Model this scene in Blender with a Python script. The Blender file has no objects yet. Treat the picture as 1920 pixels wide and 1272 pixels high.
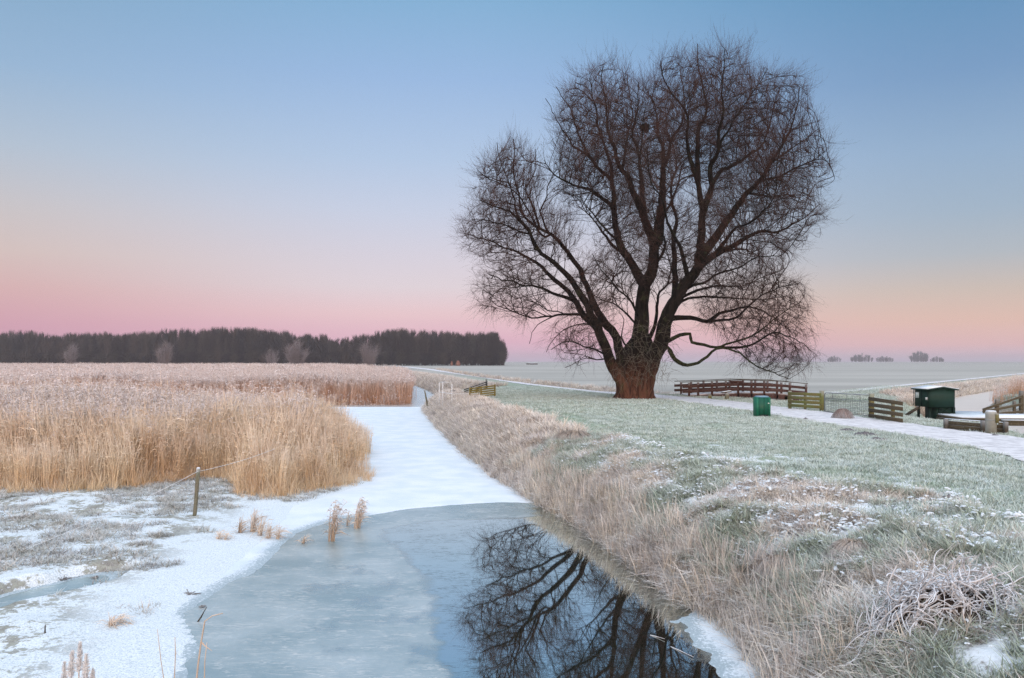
import bpy, math, random
import numpy as np
from mathutils import Vector, noise as mnoise
R_ = np.random.RandomState(7); random.seed(7)
SC = bpy.context.scene; COL = SC.collection
F = 1507.0; HZ = 678.0; CH = 3.8; G = 1.5      # focal length in photo px, horizon row, eye height over the water, ground level

# ------------------------------------------------------------------ camera
cam = bpy.data.cameras.new('camera'); co = bpy.data.objects.new('camera', cam); COL.objects.link(co)
co.location = (0, 0, CH); co.rotation_euler = (math.pi/2, 0, 0)
cam.sensor_width = 36; cam.lens = 36*F/1920; cam.shift_y = (HZ-636)/1920
cam.clip_start = .1; cam.clip_end = 12000; SC.camera = co
SC.render.resolution_x = 1024; SC.render.resolution_y = 678
SC.view_settings.view_transform = 'Standard'; SC.view_settings.look = 'None'
SC.view_settings.exposure = 0.0; SC.view_settings.gamma = 1
SC.render.engine = 'CYCLES'
cy = SC.cycles
cy.max_bounces = 5; cy.diffuse_bounces = 2; cy.glossy_bounces = 3; cy.volume_bounces = 0; cy.transmission_bounces = 2
cy.sample_clamp_indirect = 3; cy.caustics_reflective = False; cy.caustics_refractive = False
cy.use_denoising = True; cy.denoising_prefilter = 'NONE'

def s2l(c):
    return tuple(((v/255)/12.92 if v/255 <= .04045 else ((v/255+.055)/1.055)**2.4) for v in c)

# ------------------------------------------------------------------ world: twilight sky opposite the coming sunrise
w = bpy.data.worlds.new('World'); SC.world = w; w.use_nodes = True
nt = w.node_tree; nt.nodes.clear()
def N(t, nt, **k):
    n = nt.nodes.new(t)
    for a, b in k.items(): setattr(n, a, b)
    return n
out = N('ShaderNodeOutputWorld', nt); bg = N('ShaderNodeBackground', nt)
tc = N('ShaderNodeTexCoord', nt); sp = N('ShaderNodeSeparateXYZ', nt)
nt.links.new(tc.outputs['Generated'], sp.inputs[0])
def M_(nt, op, a, b=None, c=None, clamp=False):
    n = N('ShaderNodeMath', nt, operation=op, use_clamp=clamp)
    for i, v in enumerate((a, b, c)):
        if v is None: continue
        if isinstance(v, (int, float)): n.inputs[i].default_value = v
        else: nt.links.new(v, n.inputs[i])
    return n.outputs[0]
def ramp(nt, fac, stops, interp='LINEAR'):
    n = N('ShaderNodeValToRGB', nt); cr = n.color_ramp; cr.interpolation = interp
    while len(cr.elements) > 1: cr.elements.remove(cr.elements[-1])
    for i, (p, c) in enumerate(stops):
        e = cr.elements[0] if i == 0 else cr.elements.new(p)
        e.position = p; e.color = tuple(c)[:3]+(1,)
    if fac is not None: nt.links.new(fac, n.inputs[0])
    return n.outputs[0]
def mixc(nt, f, a, b, blend='MIX'):
    n = N('ShaderNodeMix', nt, data_type='RGBA', blend_type=blend)
    for i, v in ((0, f), (6, a), (7, b)):
        if isinstance(v, (int, float)): n.inputs[i].default_value = v if i == 0 else (v, v, v, 1)
        elif isinstance(v, tuple): n.inputs[i].default_value = v[:3]+(1,)
        else: nt.links.new(v, n.inputs[i])
    return n.outputs[2]
def sstep0(nt, v, a, b):
    n = N('ShaderNodeMapRange', nt, interpolation_type='SMOOTHSTEP'); n.inputs[1].default_value = min(a, b); n.inputs[2].default_value = max(a, b)
    if a > b: n.inputs[3].default_value = 1; n.inputs[4].default_value = 0
    nt.links.new(v, n.inputs[0]); return n.outputs[0]
elev = M_(nt, 'MULTIPLY', M_(nt, 'ARCSINE', sp.outputs[2]), 180/math.pi/90)
def el(py): return math.degrees(math.atan((HZ-py)/F))/90
def stops(l): return [(max(0, el(p)) if p is not None else 0, s2l(c)) for p, c in l]
hi = [(.33, s2l((140,174,212))), (.5, s2l((205,220,240))), (1, s2l((225,232,245)))]
left = ramp(nt, elev, stops([(690,(196,170,190)),(672,(202,158,180)),(625,(212,158,176)),(560,(216,176,176)),(500,(213,193,188)),(430,(202,196,198)),(330,(180,194,210)),(200,(152,182,212)),(80,(138,173,204)),(0,(133,169,200))])+hi)
mid = ramp(nt, elev, stops([(690,(214,190,214)),(672,(222,184,206)),(640,(231,182,200)),(590,(236,202,206)),(540,(226,213,219)),(480,(216,211,223)),(400,(201,209,229)),(300,(180,201,229)),(150,(155,186,225)),(0,(134,177,214))])+hi)
right = ramp(nt, elev, stops([(690,(205,194,214)),(672,(218,190,206)),(650,(229,187,187)),(610,(227,191,177)),(560,(207,191,181)),(500,(180,187,195)),(430,(163,182,201)),(330,(149,176,205)),(200,(123,158,197)),(0,(95,146,187))])+hi)
az = M_(nt, 'ARCTAN2', sp.outputs[0], sp.outputs[1])
wl = sstep0(nt, az, -.12, -.66); wr = sstep0(nt, az, -.08, .56)
front = mixc(nt, wr, mixc(nt, wl, mid, left), right)
back = ramp(nt, elev, [(0, (1.0,.62,.40)), (.06, (1.0,.70,.50)), (.18, (1.0,.85,.78)), (.4, (.85,.92,1.0)), (1, (.8,.88,1.0))])
bf = M_(nt, 'MULTIPLY_ADD', sp.outputs[1], -1.6, .1, clamp=True)
nt.links.new(mixc(nt, bf, front, back), bg.inputs[0])
# the sky overhead and behind the camera, where the sun is about to rise, is brighter than the part in view
up = M_(nt, 'MULTIPLY_ADD', elev, 3.0, -.95, clamp=True)
SKY_UP, SKY_BACK = .58, .85
st = M_(nt, 'ADD', 1.0, M_(nt, 'ADD', M_(nt, 'MULTIPLY', up, SKY_UP), M_(nt, 'MULTIPLY', bf, SKY_BACK)))
nt.links.new(st, bg.inputs[1]); nt.links.new(bg.outputs[0], out.inputs[0])

# ------------------------------------------------------------------ the glow of the coming sun, low behind the camera
sun = bpy.data.lights.new('sun', 'SUN'); so = bpy.data.objects.new('sun', sun); COL.objects.link(so)
sun.energy = .95; sun.angle = math.radians(25); sun.color = (1.0, .60, .40)
SE, SA = math.radians(9), math.radians(-12)      # elevation; azimuth off straight-behind
d = Vector((math.sin(SA)*math.cos(SE), math.cos(SA)*math.cos(SE), -math.sin(SE)))
so.rotation_euler = d.to_track_quat('-Z', 'Y').to_euler()

# ------------------------------------------------------------------ helpers
def at(px, py, d):
    return np.array([(px-960)/F*d, d, CH-(py-HZ)/F*d])
def atg(px, py, z=G):
    d = (CH-z)*F/(py-HZ); return at(px, py, d)
def tag(o, label=None, cat=None, group=None, kind=None):
    if label: o['label'] = label
    if cat: o['category'] = cat
    if group: o['group'] = group
    if kind: o['kind'] = kind
    return o
def empty(name, loc, rz=0):
    o = bpy.data.objects.new(name, None); COL.objects.link(o); o.location = tuple(map(float, loc)); o.rotation_euler = (0, 0, rz)
    o.empty_display_size = .2
    return o
def mesh(name, V, polys, mat=None, attrs=None, smooth=False):
    """polys: list of int arrays, each (n, k)"""
    me = bpy.data.meshes.new(name); V = np.asarray(V, dtype=np.float32)
    me.vertices.add(len(V)); me.vertices.foreach_set('co', V.ravel())
    polys = [np.asarray(p, dtype=np.int32) for p in polys if len(p)]
    nl = sum(p.size for p in polys); npoly = sum(len(p) for p in polys)
    me.loops.add(nl); me.polygons.add(npoly)
    me.loops.foreach_set('vertex_index', np.concatenate([p.ravel() for p in polys]))
    tot = np.concatenate([np.full(len(p), p.shape[1], dtype=np.int32) for p in polys])
    me.polygons.foreach_set('loop_start', np.concatenate([[0], np.cumsum(tot)[:-1]]).astype(np.int32))
    me.polygons.foreach_set('loop_total', tot)
    if smooth: me.polygons.foreach_set('use_smooth', np.ones(npoly, dtype=bool))
    for k, a in (attrs or {}).items():
        a = np.asarray(a, dtype=np.float32)
        if a.ndim == 1:
            at_ = me.attributes.new(k, 'FLOAT', 'POINT'); at_.data.foreach_set('value', a)
        else:
            at_ = me.attributes.new(k, 'FLOAT_VECTOR', 'POINT'); at_.data.foreach_set('vector', a.ravel())
    me.update(calc_edges=True); me.validate()
    if mat: me.materials.append(mat)
    return me
def link(name, me, parent=None):
    o = bpy.data.objects.new(name, me); COL.objects.link(o)
    if parent: o.parent = parent
    return o
class MB:
    """collects shapes into one mesh, in the coordinates of its parent"""
    def __init__(s): s.v = []; s.p = {}; s.n = 0
    def add(s, V, F_):
        V = np.asarray(V, float)
        for f in F_:
            s.p.setdefault(len(f), []).append([i+s.n for i in f])
        s.v.append(V); s.n += len(V); return s
    def bar(s, p0, p1, w, h, up=(0, 0, 1), bev=0):
        """beam from p0 to p1, w wide sideways, h tall along up"""
        p0 = np.array(p0, float); p1 = np.array(p1, float); t = p1-p0; t /= np.linalg.norm(t)
        u = np.array(up, float); sdir = np.cross(t, u)
        if np.linalg.norm(sdir) < 1e-3: sdir = np.cross(t, (0, 1, 0))
        sdir /= np.linalg.norm(sdir); u = np.cross(sdir, t)
        b = min(w, h)*.07
        prof = [(-w/2+b, -h/2), (w/2-b, -h/2), (w/2, -h/2+b), (w/2, h/2-b), (w/2-b, h/2), (-w/2+b, h/2), (-w/2, h/2-b), (-w/2, -h/2+b)]
        V = [p+sdir*a+u*c for p in (p0, p1) for a, c in prof]
        s.add(V, [[i, (i+1) % 8, 8+(i+1) % 8, 8+i] for i in range(8)]+[list(range(7, -1, -1)), list(range(8, 16))]); return s
    def box(s, c, sz):
        c = np.array(c, float); x, y, z = np.array(sz, float)/2
        return s.bar(c-(0, 0, z), c+(0, 0, z), 2*x, 2*y, up=(0, 1, 0))
    def tube(s, pts, rad, sides=8, cap=True):
        pts = np.array(pts, float); n = len(pts); rad = np.broadcast_to(rad, (n,))
        t = np.gradient(pts, axis=0); t /= np.linalg.norm(t, axis=1)[:, None]
        ref = np.array((0, 0, 1.)) if abs(t[0][2]) < .9 else np.array((1., 0, 0))
        V = []
        for i in range(n):
            a = np.cross(t[i], ref); a /= np.linalg.norm(a); b = np.cross(t[i], a); ref = np.cross(a, t[i])
            for k in range(sides):
                q = 2*math.pi*k/sides; V.append(pts[i]+rad[i]*(a*math.cos(q)+b*math.sin(q)))
        fs = [[i*sides+k, i*sides+(k+1) % sides, (i+1)*sides+(k+1) % sides, (i+1)*sides+k] for i in range(n-1) for k in range(sides)]
        if cap: fs += [list(range(sides-1, -1, -1)), list(range((n-1)*sides, n*sides))]
        return s.add(V, fs)
    def prism(s, poly, z0, z1, top_scale=1):
        poly = np.array(poly, float); c = poly.mean(0); n = len(poly)
        V = [(x, y, z0) for x, y in poly]+[tuple(c+(p-c)*top_scale)+(z1,) for p in poly]
        return s.add(V, [[i, (i+1) % n, n+(i+1) % n, n+i] for i in range(n)]+[list(range(n-1, -1, -1)), list(range(n, 2*n))])
    def build(s, name, mat, parent=None, smooth=False):
        me = mesh(name, np.concatenate(s.v), [np.array(q) for q in s.p.values()], mat, smooth=smooth)
        return link(name, me, parent)
def batch_tubes(P, Rr, sides):
    """P (M,n,3), Rr (M,n)"""
    M, n, _ = P.shape
    t = np.gradient(P, axis=1); t /= np.linalg.norm(t, axis=2, keepdims=True)+1e-9
    ref = np.where(np.abs(t[:, :1, 2:3]) < .8, np.array([0, 0, 1.]), np.array([1., 0, 0]))
    a = np.cross(t, np.broadcast_to(ref, t.shape)); a /= np.linalg.norm(a, axis=2, keepdims=True)+1e-9; b = np.cross(t, a)
    q = 2*np.pi*np.arange(sides)/sides
    V = P[:, :, None]+Rr[:, :, None, None]*(a[:, :, None]*np.cos(q)[None, None, :, None]+b[:, :, None]*np.sin(q)[None, None, :, None])
    base = (np.arange(M)*n*sides)[:, None, None]+(np.arange(n-1)*sides)[None, :, None]
    k = np.arange(sides)[None, None]; k2 = (k+1) % sides
    Q = np.stack([base+k, base+k2, base+sides+k2, base+sides+k], -1).reshape(-1, 4)
    return V.reshape(-1, 3), Q
def ribbons(P, Wd, side):
    """P (M,n,3), Wd (M,n), side (M,3) -> verts, quads"""
    M, n, _ = P.shape
    L = P-side[:, None]*Wd[..., None]/2; Rt = P+side[:, None]*Wd[..., None]/2
    V = np.stack([L, Rt], 2).reshape(-1, 3)
    base = (np.arange(M)*n*2)[:, None]+(np.arange(n-1)*2)[None]
    Q = np.stack([base, base+1, base+3, base+2], -1).reshape(-1, 4)
    return V, Q

# ------------------------------------------------------------------ materials
def newmat(name):
    m = bpy.data.materials.new(name); m.use_nodes = True; nt = m.node_tree
    b = nt.nodes['Principled BSDF']; b.inputs['Specular IOR Level'].default_value = .25
    return m, nt, b
def noise(nt, scale, detail=3, rough=.55, vec=None, dist=0, dim='3D'):
    n = N('ShaderNodeTexNoise', nt, noise_dimensions=dim); n.inputs['Scale'].default_value = scale; n.inputs['Detail'].default_value = detail
    n.inputs['Roughness'].default_value = rough; n.inputs['Distortion'].default_value = dist
    if vec is not None: nt.links.new(vec, n.inputs['Vector'])
    return n.outputs['Fac']
def pos(nt): return N('ShaderNodeNewGeometry', nt).outputs['Position']
def objco(nt): return N('ShaderNodeTexCoord', nt).outputs['Object']
def scaled(nt, v, s):
    n = N('ShaderNodeVectorMath', nt, operation='MULTIPLY'); nt.links.new(v, n.inputs[0]); n.inputs[1].default_value = s; return n.outputs[0]
def attr(nt, name):
    return N('ShaderNodeAttribute', nt, attribute_name=name).outputs
def sstep(nt, v, a, b):
    n = N('ShaderNodeMapRange', nt, interpolation_type='SMOOTHSTEP'); n.inputs[1].default_value = a; n.inputs[2].default_value = b
    nt.links.new(v, n.inputs[0]); return n.outputs[0]
def bump(nt, b, h, strength=.4, dist=.02):
    n = N('ShaderNodeBump', nt); n.inputs['Strength'].default_value = strength; n.inputs['Distance'].default_value = dist
    nt.links.new(h, n.inputs['Height']); nt.links.new(n.outputs[0], b.inputs['Normal'])
def upness(nt):
    s = N('ShaderNodeSeparateXYZ', nt); nt.links.new(N('ShaderNodeNewGeometry', nt).outputs['Normal'], s.inputs[0]); return s.outputs[2]
def wood(name, c1, c2, frost=.5, grain=(3, 3, 30), algae=None):
    m, nt, b = newmat(name); p = objco(nt)
    n1 = noise(nt, 3, 5, .65, scaled(nt, p, grain)); n2 = noise(nt, 2.2, 4, .6, p)
    c = mixc(nt, sstep(nt, n1, .3, .7), c1, c2)
    if algae: c = mixc(nt, sstep(nt, n2, .42, .6), c, algae)
    fr = M_(nt, 'MULTIPLY', sstep(nt, upness(nt), .35, .95), frost)
    fr2 = M_(nt, 'MULTIPLY', sstep(nt, noise(nt, 30, 3, .6, p), .5, .75), .10)
    c = mixc(nt, M_(nt, 'MAXIMUM', fr, fr2), c, (.74, .78, .84))
    nt.links.new(c, b.inputs['Base Color']); b.inputs['Roughness'].default_value = .85; bump(nt, b, n1, .5, .01)
    return m
M_RED = wood('red_brown_wood', (.055, .026, .020), (.11, .050, .038), .55)
M_GRW = wood('algae_wood', (.10, .085, .030), (.17, .15, .05), .5, algae=(.12, .13, .035))
M_YEW = wood('yellow_algae_wood', (.13, .10, .025), (.24, .19, .035), .35, algae=(.20, .16, .02))
M_DKW = wood('dark_weathered_wood', (.035, .028, .02), (.075, .06, .04), .5)
M_BRW = wood('weathered_fence_wood', (.050, .038, .022), (.10, .078, .042), .35)
M_GYW = wood('grey_post_wood', (.10, .095, .065), (.20, .18, .125), .8, grain=(12, 12, 1.2), algae=(.13, .13, .085))
def plain(name, c, rough=.5, metal=0, var=.15, frost=0.0, sc=6):
    m, nt, b = newmat(name); n1 = noise(nt, sc, 4, .6, objco(nt))
    cc = mixc(nt, n1, tuple(v*(1-var) for v in c), tuple(min(1, v*(1+var)) for v in c))
    if frost:
        fr = M_(nt, 'MULTIPLY', sstep(nt, upness(nt), .3, .9), frost)
        cc = mixc(nt, fr, cc, (.78, .82, .88))
    nt.links.new(cc, b.inputs['Base Color']); b.inputs['Roughness'].default_value = rough; b.inputs['Metallic'].default_value = metal
    return m
M_BIN = plain('green_bin_metal', (.004, .085, .052), .42, var=.3)
M_BINE = plain('light_green_bin_edge', (.012, .14, .085), .45, var=.2)
M_LID = plain('frosted_blue_lid', (.10, .26, .36), .55, frost=.35)
M_HUT = plain('dark_green_paint', (.006, .030, .022), .6, var=.35)
M_HUTD = plain('darker_green_paint', (.004, .018, .014), .75, var=.3)  # darker green for trim, stilts, brace and bin seam
M_METAL = plain('galvanised_steel', (.22, .24, .25), .5, .6, frost=.5)
M_CONC = plain('concrete', (.25, .25, .22), .85, var=.3, frost=.6, sc=9)
M_WHITE = plain('white_paint', (.72, .74, .75), .5, frost=.3)
M_DARKGLASS = plain('pane', (.55, .62, .62), .3)
M_STICK = plain('white_sticker', (.8, .82, .82), .5)
M_NEST = plain('nest_twigs', (.018, .014, .012), .9)
M_SOIL = plain('mole_soil', (.045, .034, .036), .95, var=.5, frost=.12, sc=14)
def snow_mat():
    m, nt, b = newmat('snow'); p = pos(nt)
    n1 = noise(nt, 38, 4, .7, p); n2 = noise(nt, 1.1, 3, .5, p); n3 = noise(nt, 60, 2, .6, p)
    c = mixc(nt, sstep(nt, n2, .3, .7), (.68, .76, .83), (.80, .85, .90))
    c = mixc(nt, M_(nt, 'MULTIPLY', sstep(nt, n3, .52, .7), .55), c, (.47, .55, .60))
    c = mixc(nt, M_(nt, 'MULTIPLY', sstep(nt, n1, .62, .76), .4), c, (.42, .49, .54))
    sd_ = attr(nt, 'sd')['Fac']; n5 = noise(nt, 24, 4, .75, p)
    ed = M_(nt, 'MULTIPLY', M_(nt, 'SUBTRACT', 1, sstep(nt, sd_, .02, .75)), attr(nt, 'sde')['Fac'])
    c = mixc(nt, M_(nt, 'MULTIPLY', sstep(nt, M_(nt, 'ADD', n5, M_(nt, 'MULTIPLY_ADD', ed, .42, -.40)), .36, .50), M_(nt, 'MULTIPLY', ed, .85)), c, (.30, .38, .42))
    nt.links.new(c, b.inputs['Base Color']); b.inputs['Roughness'].default_value = .75
    bump(nt, b, n1, .5, .02); return m
M_SNOW = snow_mat()
def snowpath_mat():
    m, nt, b = newmat('snowy_path'); p = pos(nt)
    n1 = noise(nt, 3.5, 4, .65, p); n2 = noise(nt, 30, 3, .6, p)
    c = mixc(nt, sstep(nt, n1, .35, .70), (.76, .75, .77), (.52, .51, .53))
    c = mixc(nt, M_(nt, 'MULTIPLY', sstep(nt, n2, .6, .75), .3), c, (.45, .45, .47))
    nt.links.new(c, b.inputs['Base Color']); b.inputs['Roughness'].default_value = .8; bump(nt, b, n2, .3, .01); return m
M_PATH = snowpath_mat()
def bark_mat(name, low, high, z0, z1, dark=.5):
    m, nt, b = newmat(name); p = objco(nt)
    rid = noise(nt, 1.5, 6, .75, scaled(nt, p, (3.0, 3.0, .5)), .8); n2 = noise(nt, .9, 3, .6, p)
    s = N('ShaderNodeSeparateXYZ', nt); nt.links.new(p, s.inputs[0])
    zz = M_(nt, 'ADD', s.outputs[2], M_(nt, 'MULTIPLY', n2, 1.6))
    c = mixc(nt, sstep(nt, zz, z0, z1), low, high)
    c = mixc(nt, sstep(nt, rid, .40, .56), mixc(nt, 1.0, c, .28, 'MULTIPLY'), c)
    gm = sstep(nt, noise(nt, 1.6, 4, .6, p), .56, .7)
    c = mixc(nt, M_(nt, 'MULTIPLY', gm, .35), c, (.07, .08, .035))
    nt.links.new(c, b.inputs['Base Color']); b.inputs['Roughness'].default_value = .92; b.inputs['Specular IOR Level'].default_value = .1
    bump(nt, b, rid, 1.0, .12); return m
M_BARK = bark_mat('willow_bark', (.14, .064, .042), (.018, .014, .011), 1.3, 3.8)
M_MOSS = bark_mat('mossy_bark', (.045, .048, .02), (.035, .038, .018), 0, 3)
def twig_mat(name, c1, c2, frost=0, fc=(.5, .45, .47)):
    m, nt, b = newmat(name); n1 = noise(nt, .35, 3, .6, pos(nt))
    c = mixc(nt, sstep(nt, n1, .35, .65), c1, c2)
    if frost: c = mixc(nt, frost, c, fc)
    nt.links.new(c, b.inputs['Base Color']); b.inputs['Roughness'].default_value = .9; b.inputs['Specular IOR Level'].default_value = .1; return m
M_BRANCH = twig_mat('willow_branches', (.018, .013, .011), (.030, .020, .017))
M_TWIG = twig_mat('willow_twigs', (.055, .025, .020), (.080, .048, .040))
M_FROSTTWIG = twig_mat('frosted_twigs', (.13, .11, .11), (.18, .15, .15), .42, (.40, .37, .40))
M_WOOD_FAR, nt, b = newmat('far_wood_twigs')
rn_ = N('ShaderNodeObjectInfo', nt).outputs['Random']
nt.links.new(ramp(nt, rn_, [(0, (.016, .011, .011)), (.35, (.030, .020, .017)), (.7, (.046, .037, .026)), (1, (.075, .054, .045))]), b.inputs['Base Color']); b.inputs['Roughness'].default_value = .9
M_ROOT = plain('frosted_roots', (.52, .50, .50), .85, var=.35, frost=.8, sc=16)

def blade_mat(name, cols, frost, tipfrost=.5, scale=.6, rnd=.35, patch=None, snowc=(.66, .70, .74), transl=True):
    """cols: colours mixed by world noise and by instance; frost amount grows to the tip ('h' = 0 root .. 1 tip)"""
    m, nt, b = newmat(name); p = pos(nt); h = attr(nt, 'h')['Fac']
    rn = N('ShaderNodeObjectInfo', nt).outputs['Random']
    n1 = noise(nt, scale, 4, .6, p); f = M_(nt, 'ADD', n1, M_(nt, 'MULTIPLY_ADD', rn, rnd, -rnd/2))
    k = len(cols); c = ramp(nt, f, [(.3+.4*i/max(1, k-1), cc) for i, cc in enumerate(cols)])
    br = M_(nt, 'MULTIPLY_ADD', attr(nt, 'r')['Fac'], 1.05, .42)
    c = mixc(nt, 1.0, c, br, 'MULTIPLY')
    fr = M_(nt, 'ADD', frost, M_(nt, 'MULTIPLY', h, tipfrost), clamp=True)
    fr = M_(nt, 'MULTIPLY', fr, M_(nt, 'MULTIPLY_ADD', noise(nt, 1.7, 3, .6, p), 1.4, .3), clamp=True)
    c = mixc(nt, fr, c, snowc)
    nt.links.new(c, b.inputs['Base Color']); b.inputs['Roughness'].default_value = .8; b.inputs['Specular IOR Level'].default_value = .15
    return m
TAN = (.54, .44, .30); STRAW = (.74, .65, .48); BROWN = (.17, .105, .06); GREEN = (.14, .22, .10); OLIVE = (.24, .27, .14)
M_LAWN = blade_mat('frosted_lawn_grass', [(.08,.16,.08), (.15,.23,.11), (.28,.29,.17)], .28, .5, .5, snowc=(.72, .80, .80))
M_BANKG = blade_mat('frosted_dead_grass', [BROWN, TAN, STRAW], .20, .48, .7, snowc=(.86, .82, .82))
M_GREENT = blade_mat('frosted_green_tuft', [GREEN, OLIVE, (.2,.26,.1)], .16, .42, 1.5, snowc=(.78, .84, .86))
M_MARSH = blade_mat('marsh_grass', [(.10,.075,.055), (.15,.16,.09), (.28,.23,.16)], .22, .45, 1.2, snowc=(.8, .82, .85))
def reed_mat(name, lo, hi, plume, frost=.35):
    m, nt, b = newmat(name); p = pos(nt); h = attr(nt, 'h')['Fac']; kd = attr(nt, 'k')['Fac']
    rn = N('ShaderNodeObjectInfo', nt).outputs['Random']
    n1 = noise(nt, .45, 3, .6, p); f = sstep(nt, M_(nt, 'ADD', n1, M_(nt, 'MULTIPLY_ADD', rn, .3, -.15)), .3, .7)
    c = mixc(nt, f, lo, hi)
    c = mixc(nt, M_(nt, 'MULTIPLY', sstep(nt, h, .6, 1.0), .3), c, tuple(v*.6+.2 for v in plume))
    c = mixc(nt, kd, c, plume)
    c = mixc(nt, 1.0, c, M_(nt, 'MULTIPLY_ADD', attr(nt, 'r')['Fac'], .6, .7), 'MULTIPLY')
    fr = M_(nt, 'MULTIPLY', M_(nt, 'MULTIPLY_ADD', h, .75, .15), frost)
    c = mixc(nt, M_(nt, 'MULTIPLY', fr, M_(nt, 'MULTIPLY_ADD', rn, .8, .6), clamp=True), c, (.78, .72, .68))
    nt.links.new(c, b.inputs['Base Color']); b.inputs['Roughness'].default_value = .8; b.inputs['Specular IOR Level'].default_value = .15
    return m
M_REED = reed_mat('near_reed', (.60, .37, .17), (.82, .62, .36), (.62, .52, .52), .5)
M_REEDF = reed_mat('far_reed', (.48, .22, .10), (.58, .30, .15), (.66, .54, .53), .55)

# ------------------------------------------------------------------ terrain shape
RBY = [-40, 5, 8, 9.64, 10.97, 12.0, 12.7, 13.9, 16, 18.65, 21.6, 25, 30, 37.7, 47, 55, 62, 66.5, 69, 73, 79, 84, 100, 120, 155, 250, 400, 600]
RBX = [3.6, 3.1, 3.0, 3.1, 3.15, 2.95, 2.72, 2.55, 2.15, 1.62, .72, -.15, -1.15, -2.6, -4.25, -5.5, -6.6, -7.0, -6.2, -3.8, -4.0, -6.9, -9.8, -13.5, -21, -44, -85, -150]
LBY = [-40, 5, 9.64, 11, 12.1, 13.2, 13.9, 16.7, 19.3, 21, 23, 25.2, 28, 32, 38, 42, 66, 69, 71, 90, 120, 168, 250, 400, 600]
LBX = [-3.6, -3.7, -3.93, -4.3, -4.95, -5.05, -4.95, -5.15, -5.3, -5.6, -4.9, -4.4, -4.6, -6.0, -9.2, -60, -60, -40, -9.0, -11.8, -16.3, -23.6, -48, -92, -160]
PATH = np.array([atg(*q)[:2] for q in [(2060, 872), (1920, 838), (1750, 811), (1600, 791), (1500, 776), (1400, 762), (1300, 750), (1230, 744), (1100, 731), (1000, 720), (930, 709.5), (870, 701.5), (810, 693.5), (760, 688)]])
PATH = np.concatenate([[[14.6, 0]], PATH, [[-110, 640]]])
EMB = np.array([[18.4, 52.5], [24, 59.5], [36.4, 75.5], [60, 105], [92, 146], [180, 256]])     # path on the canal bank
CAN_N = np.array([.78, -.62])
CANL = EMB[1:]+CAN_N*4.6
CAN_C = np.concatenate([[[20.2, 33.0], [23.9, 41.0], [27.8, 48.0]], EMB[1:]+CAN_N*7.0]); CAN_W = 1.6
CHAN = np.array([[17.3, 27.2], [21, 29], [32, 33]])
SIDE = np.array([[-30, 300], [-2.6, 122], [5.5, 80], [9.6, 62.5], [15.2, 55.5], [17.6, 50.5], [19.0, 47.5]])   # small ditch that the footbridge crosses
def pdist(x, y, P):
    """distance to polyline and signed side (+ = right of travel)"""
    best = np.full(x.shape, 1e9); sg = np.zeros(x.shape)
    for a, b in zip(P[:-1], P[1:]):
        d = b-a; L = (d**2).sum(); t = np.clip(((x-a[0])*d[0]+(y-a[1])*d[1])/L, 0, 1)
        dx = x-a[0]-t*d[0]; dy = y-a[1]-t*d[1]; q = np.hypot(dx, dy)
        m = q < best; best = np.where(m, q, best); sg = np.where(m, np.sign(dx*d[1]-dy*d[0]), sg)
    return best, sg
_lat = R_.rand(256, 256)
def vn(x, y, s):
    """cheap value noise 0..1"""
    x = np.asarray(x)*s+100.3; y = np.asarray(y)*s+57.7; i = np.floor(x).astype(int); j = np.floor(y).astype(int)
    u = x-i; v = y-j; u = u*u*(3-2*u); v = v*v*(3-2*v); i %= 256; j %= 256; i2 = (i+1) % 256; j2 = (j+1) % 256
    return (_lat[i, j]*(1-u)+_lat[i2, j]*u)*(1-v)+(_lat[i, j2]*(1-u)+_lat[i2, j2]*u)*v
def fbm(x, y, s, o=3):
    r = 0; a = .5; t = 0
    for k in range(o): r = r+a*vn(x, y, s*2**k); t += a; a *= .55
    return r/t
def ss(v, a, b):
    t = np.clip((v-a)/(b-a), 0, 1); return t*t*(3-2*t)
def rb(y): return np.interp(y, RBY, RBX)
def lb(y): return np.interp(y, LBY, LBX)
def PUD(x, y):
    a = (x+7.75)*.447+(y-13.05)*.894; b = (x+7.75)*.894-(y-13.05)*.447
    return np.hypot(a/1.35, b/.40)+.5*(fbm(x, y, 2.2, 3)-.5)
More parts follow.
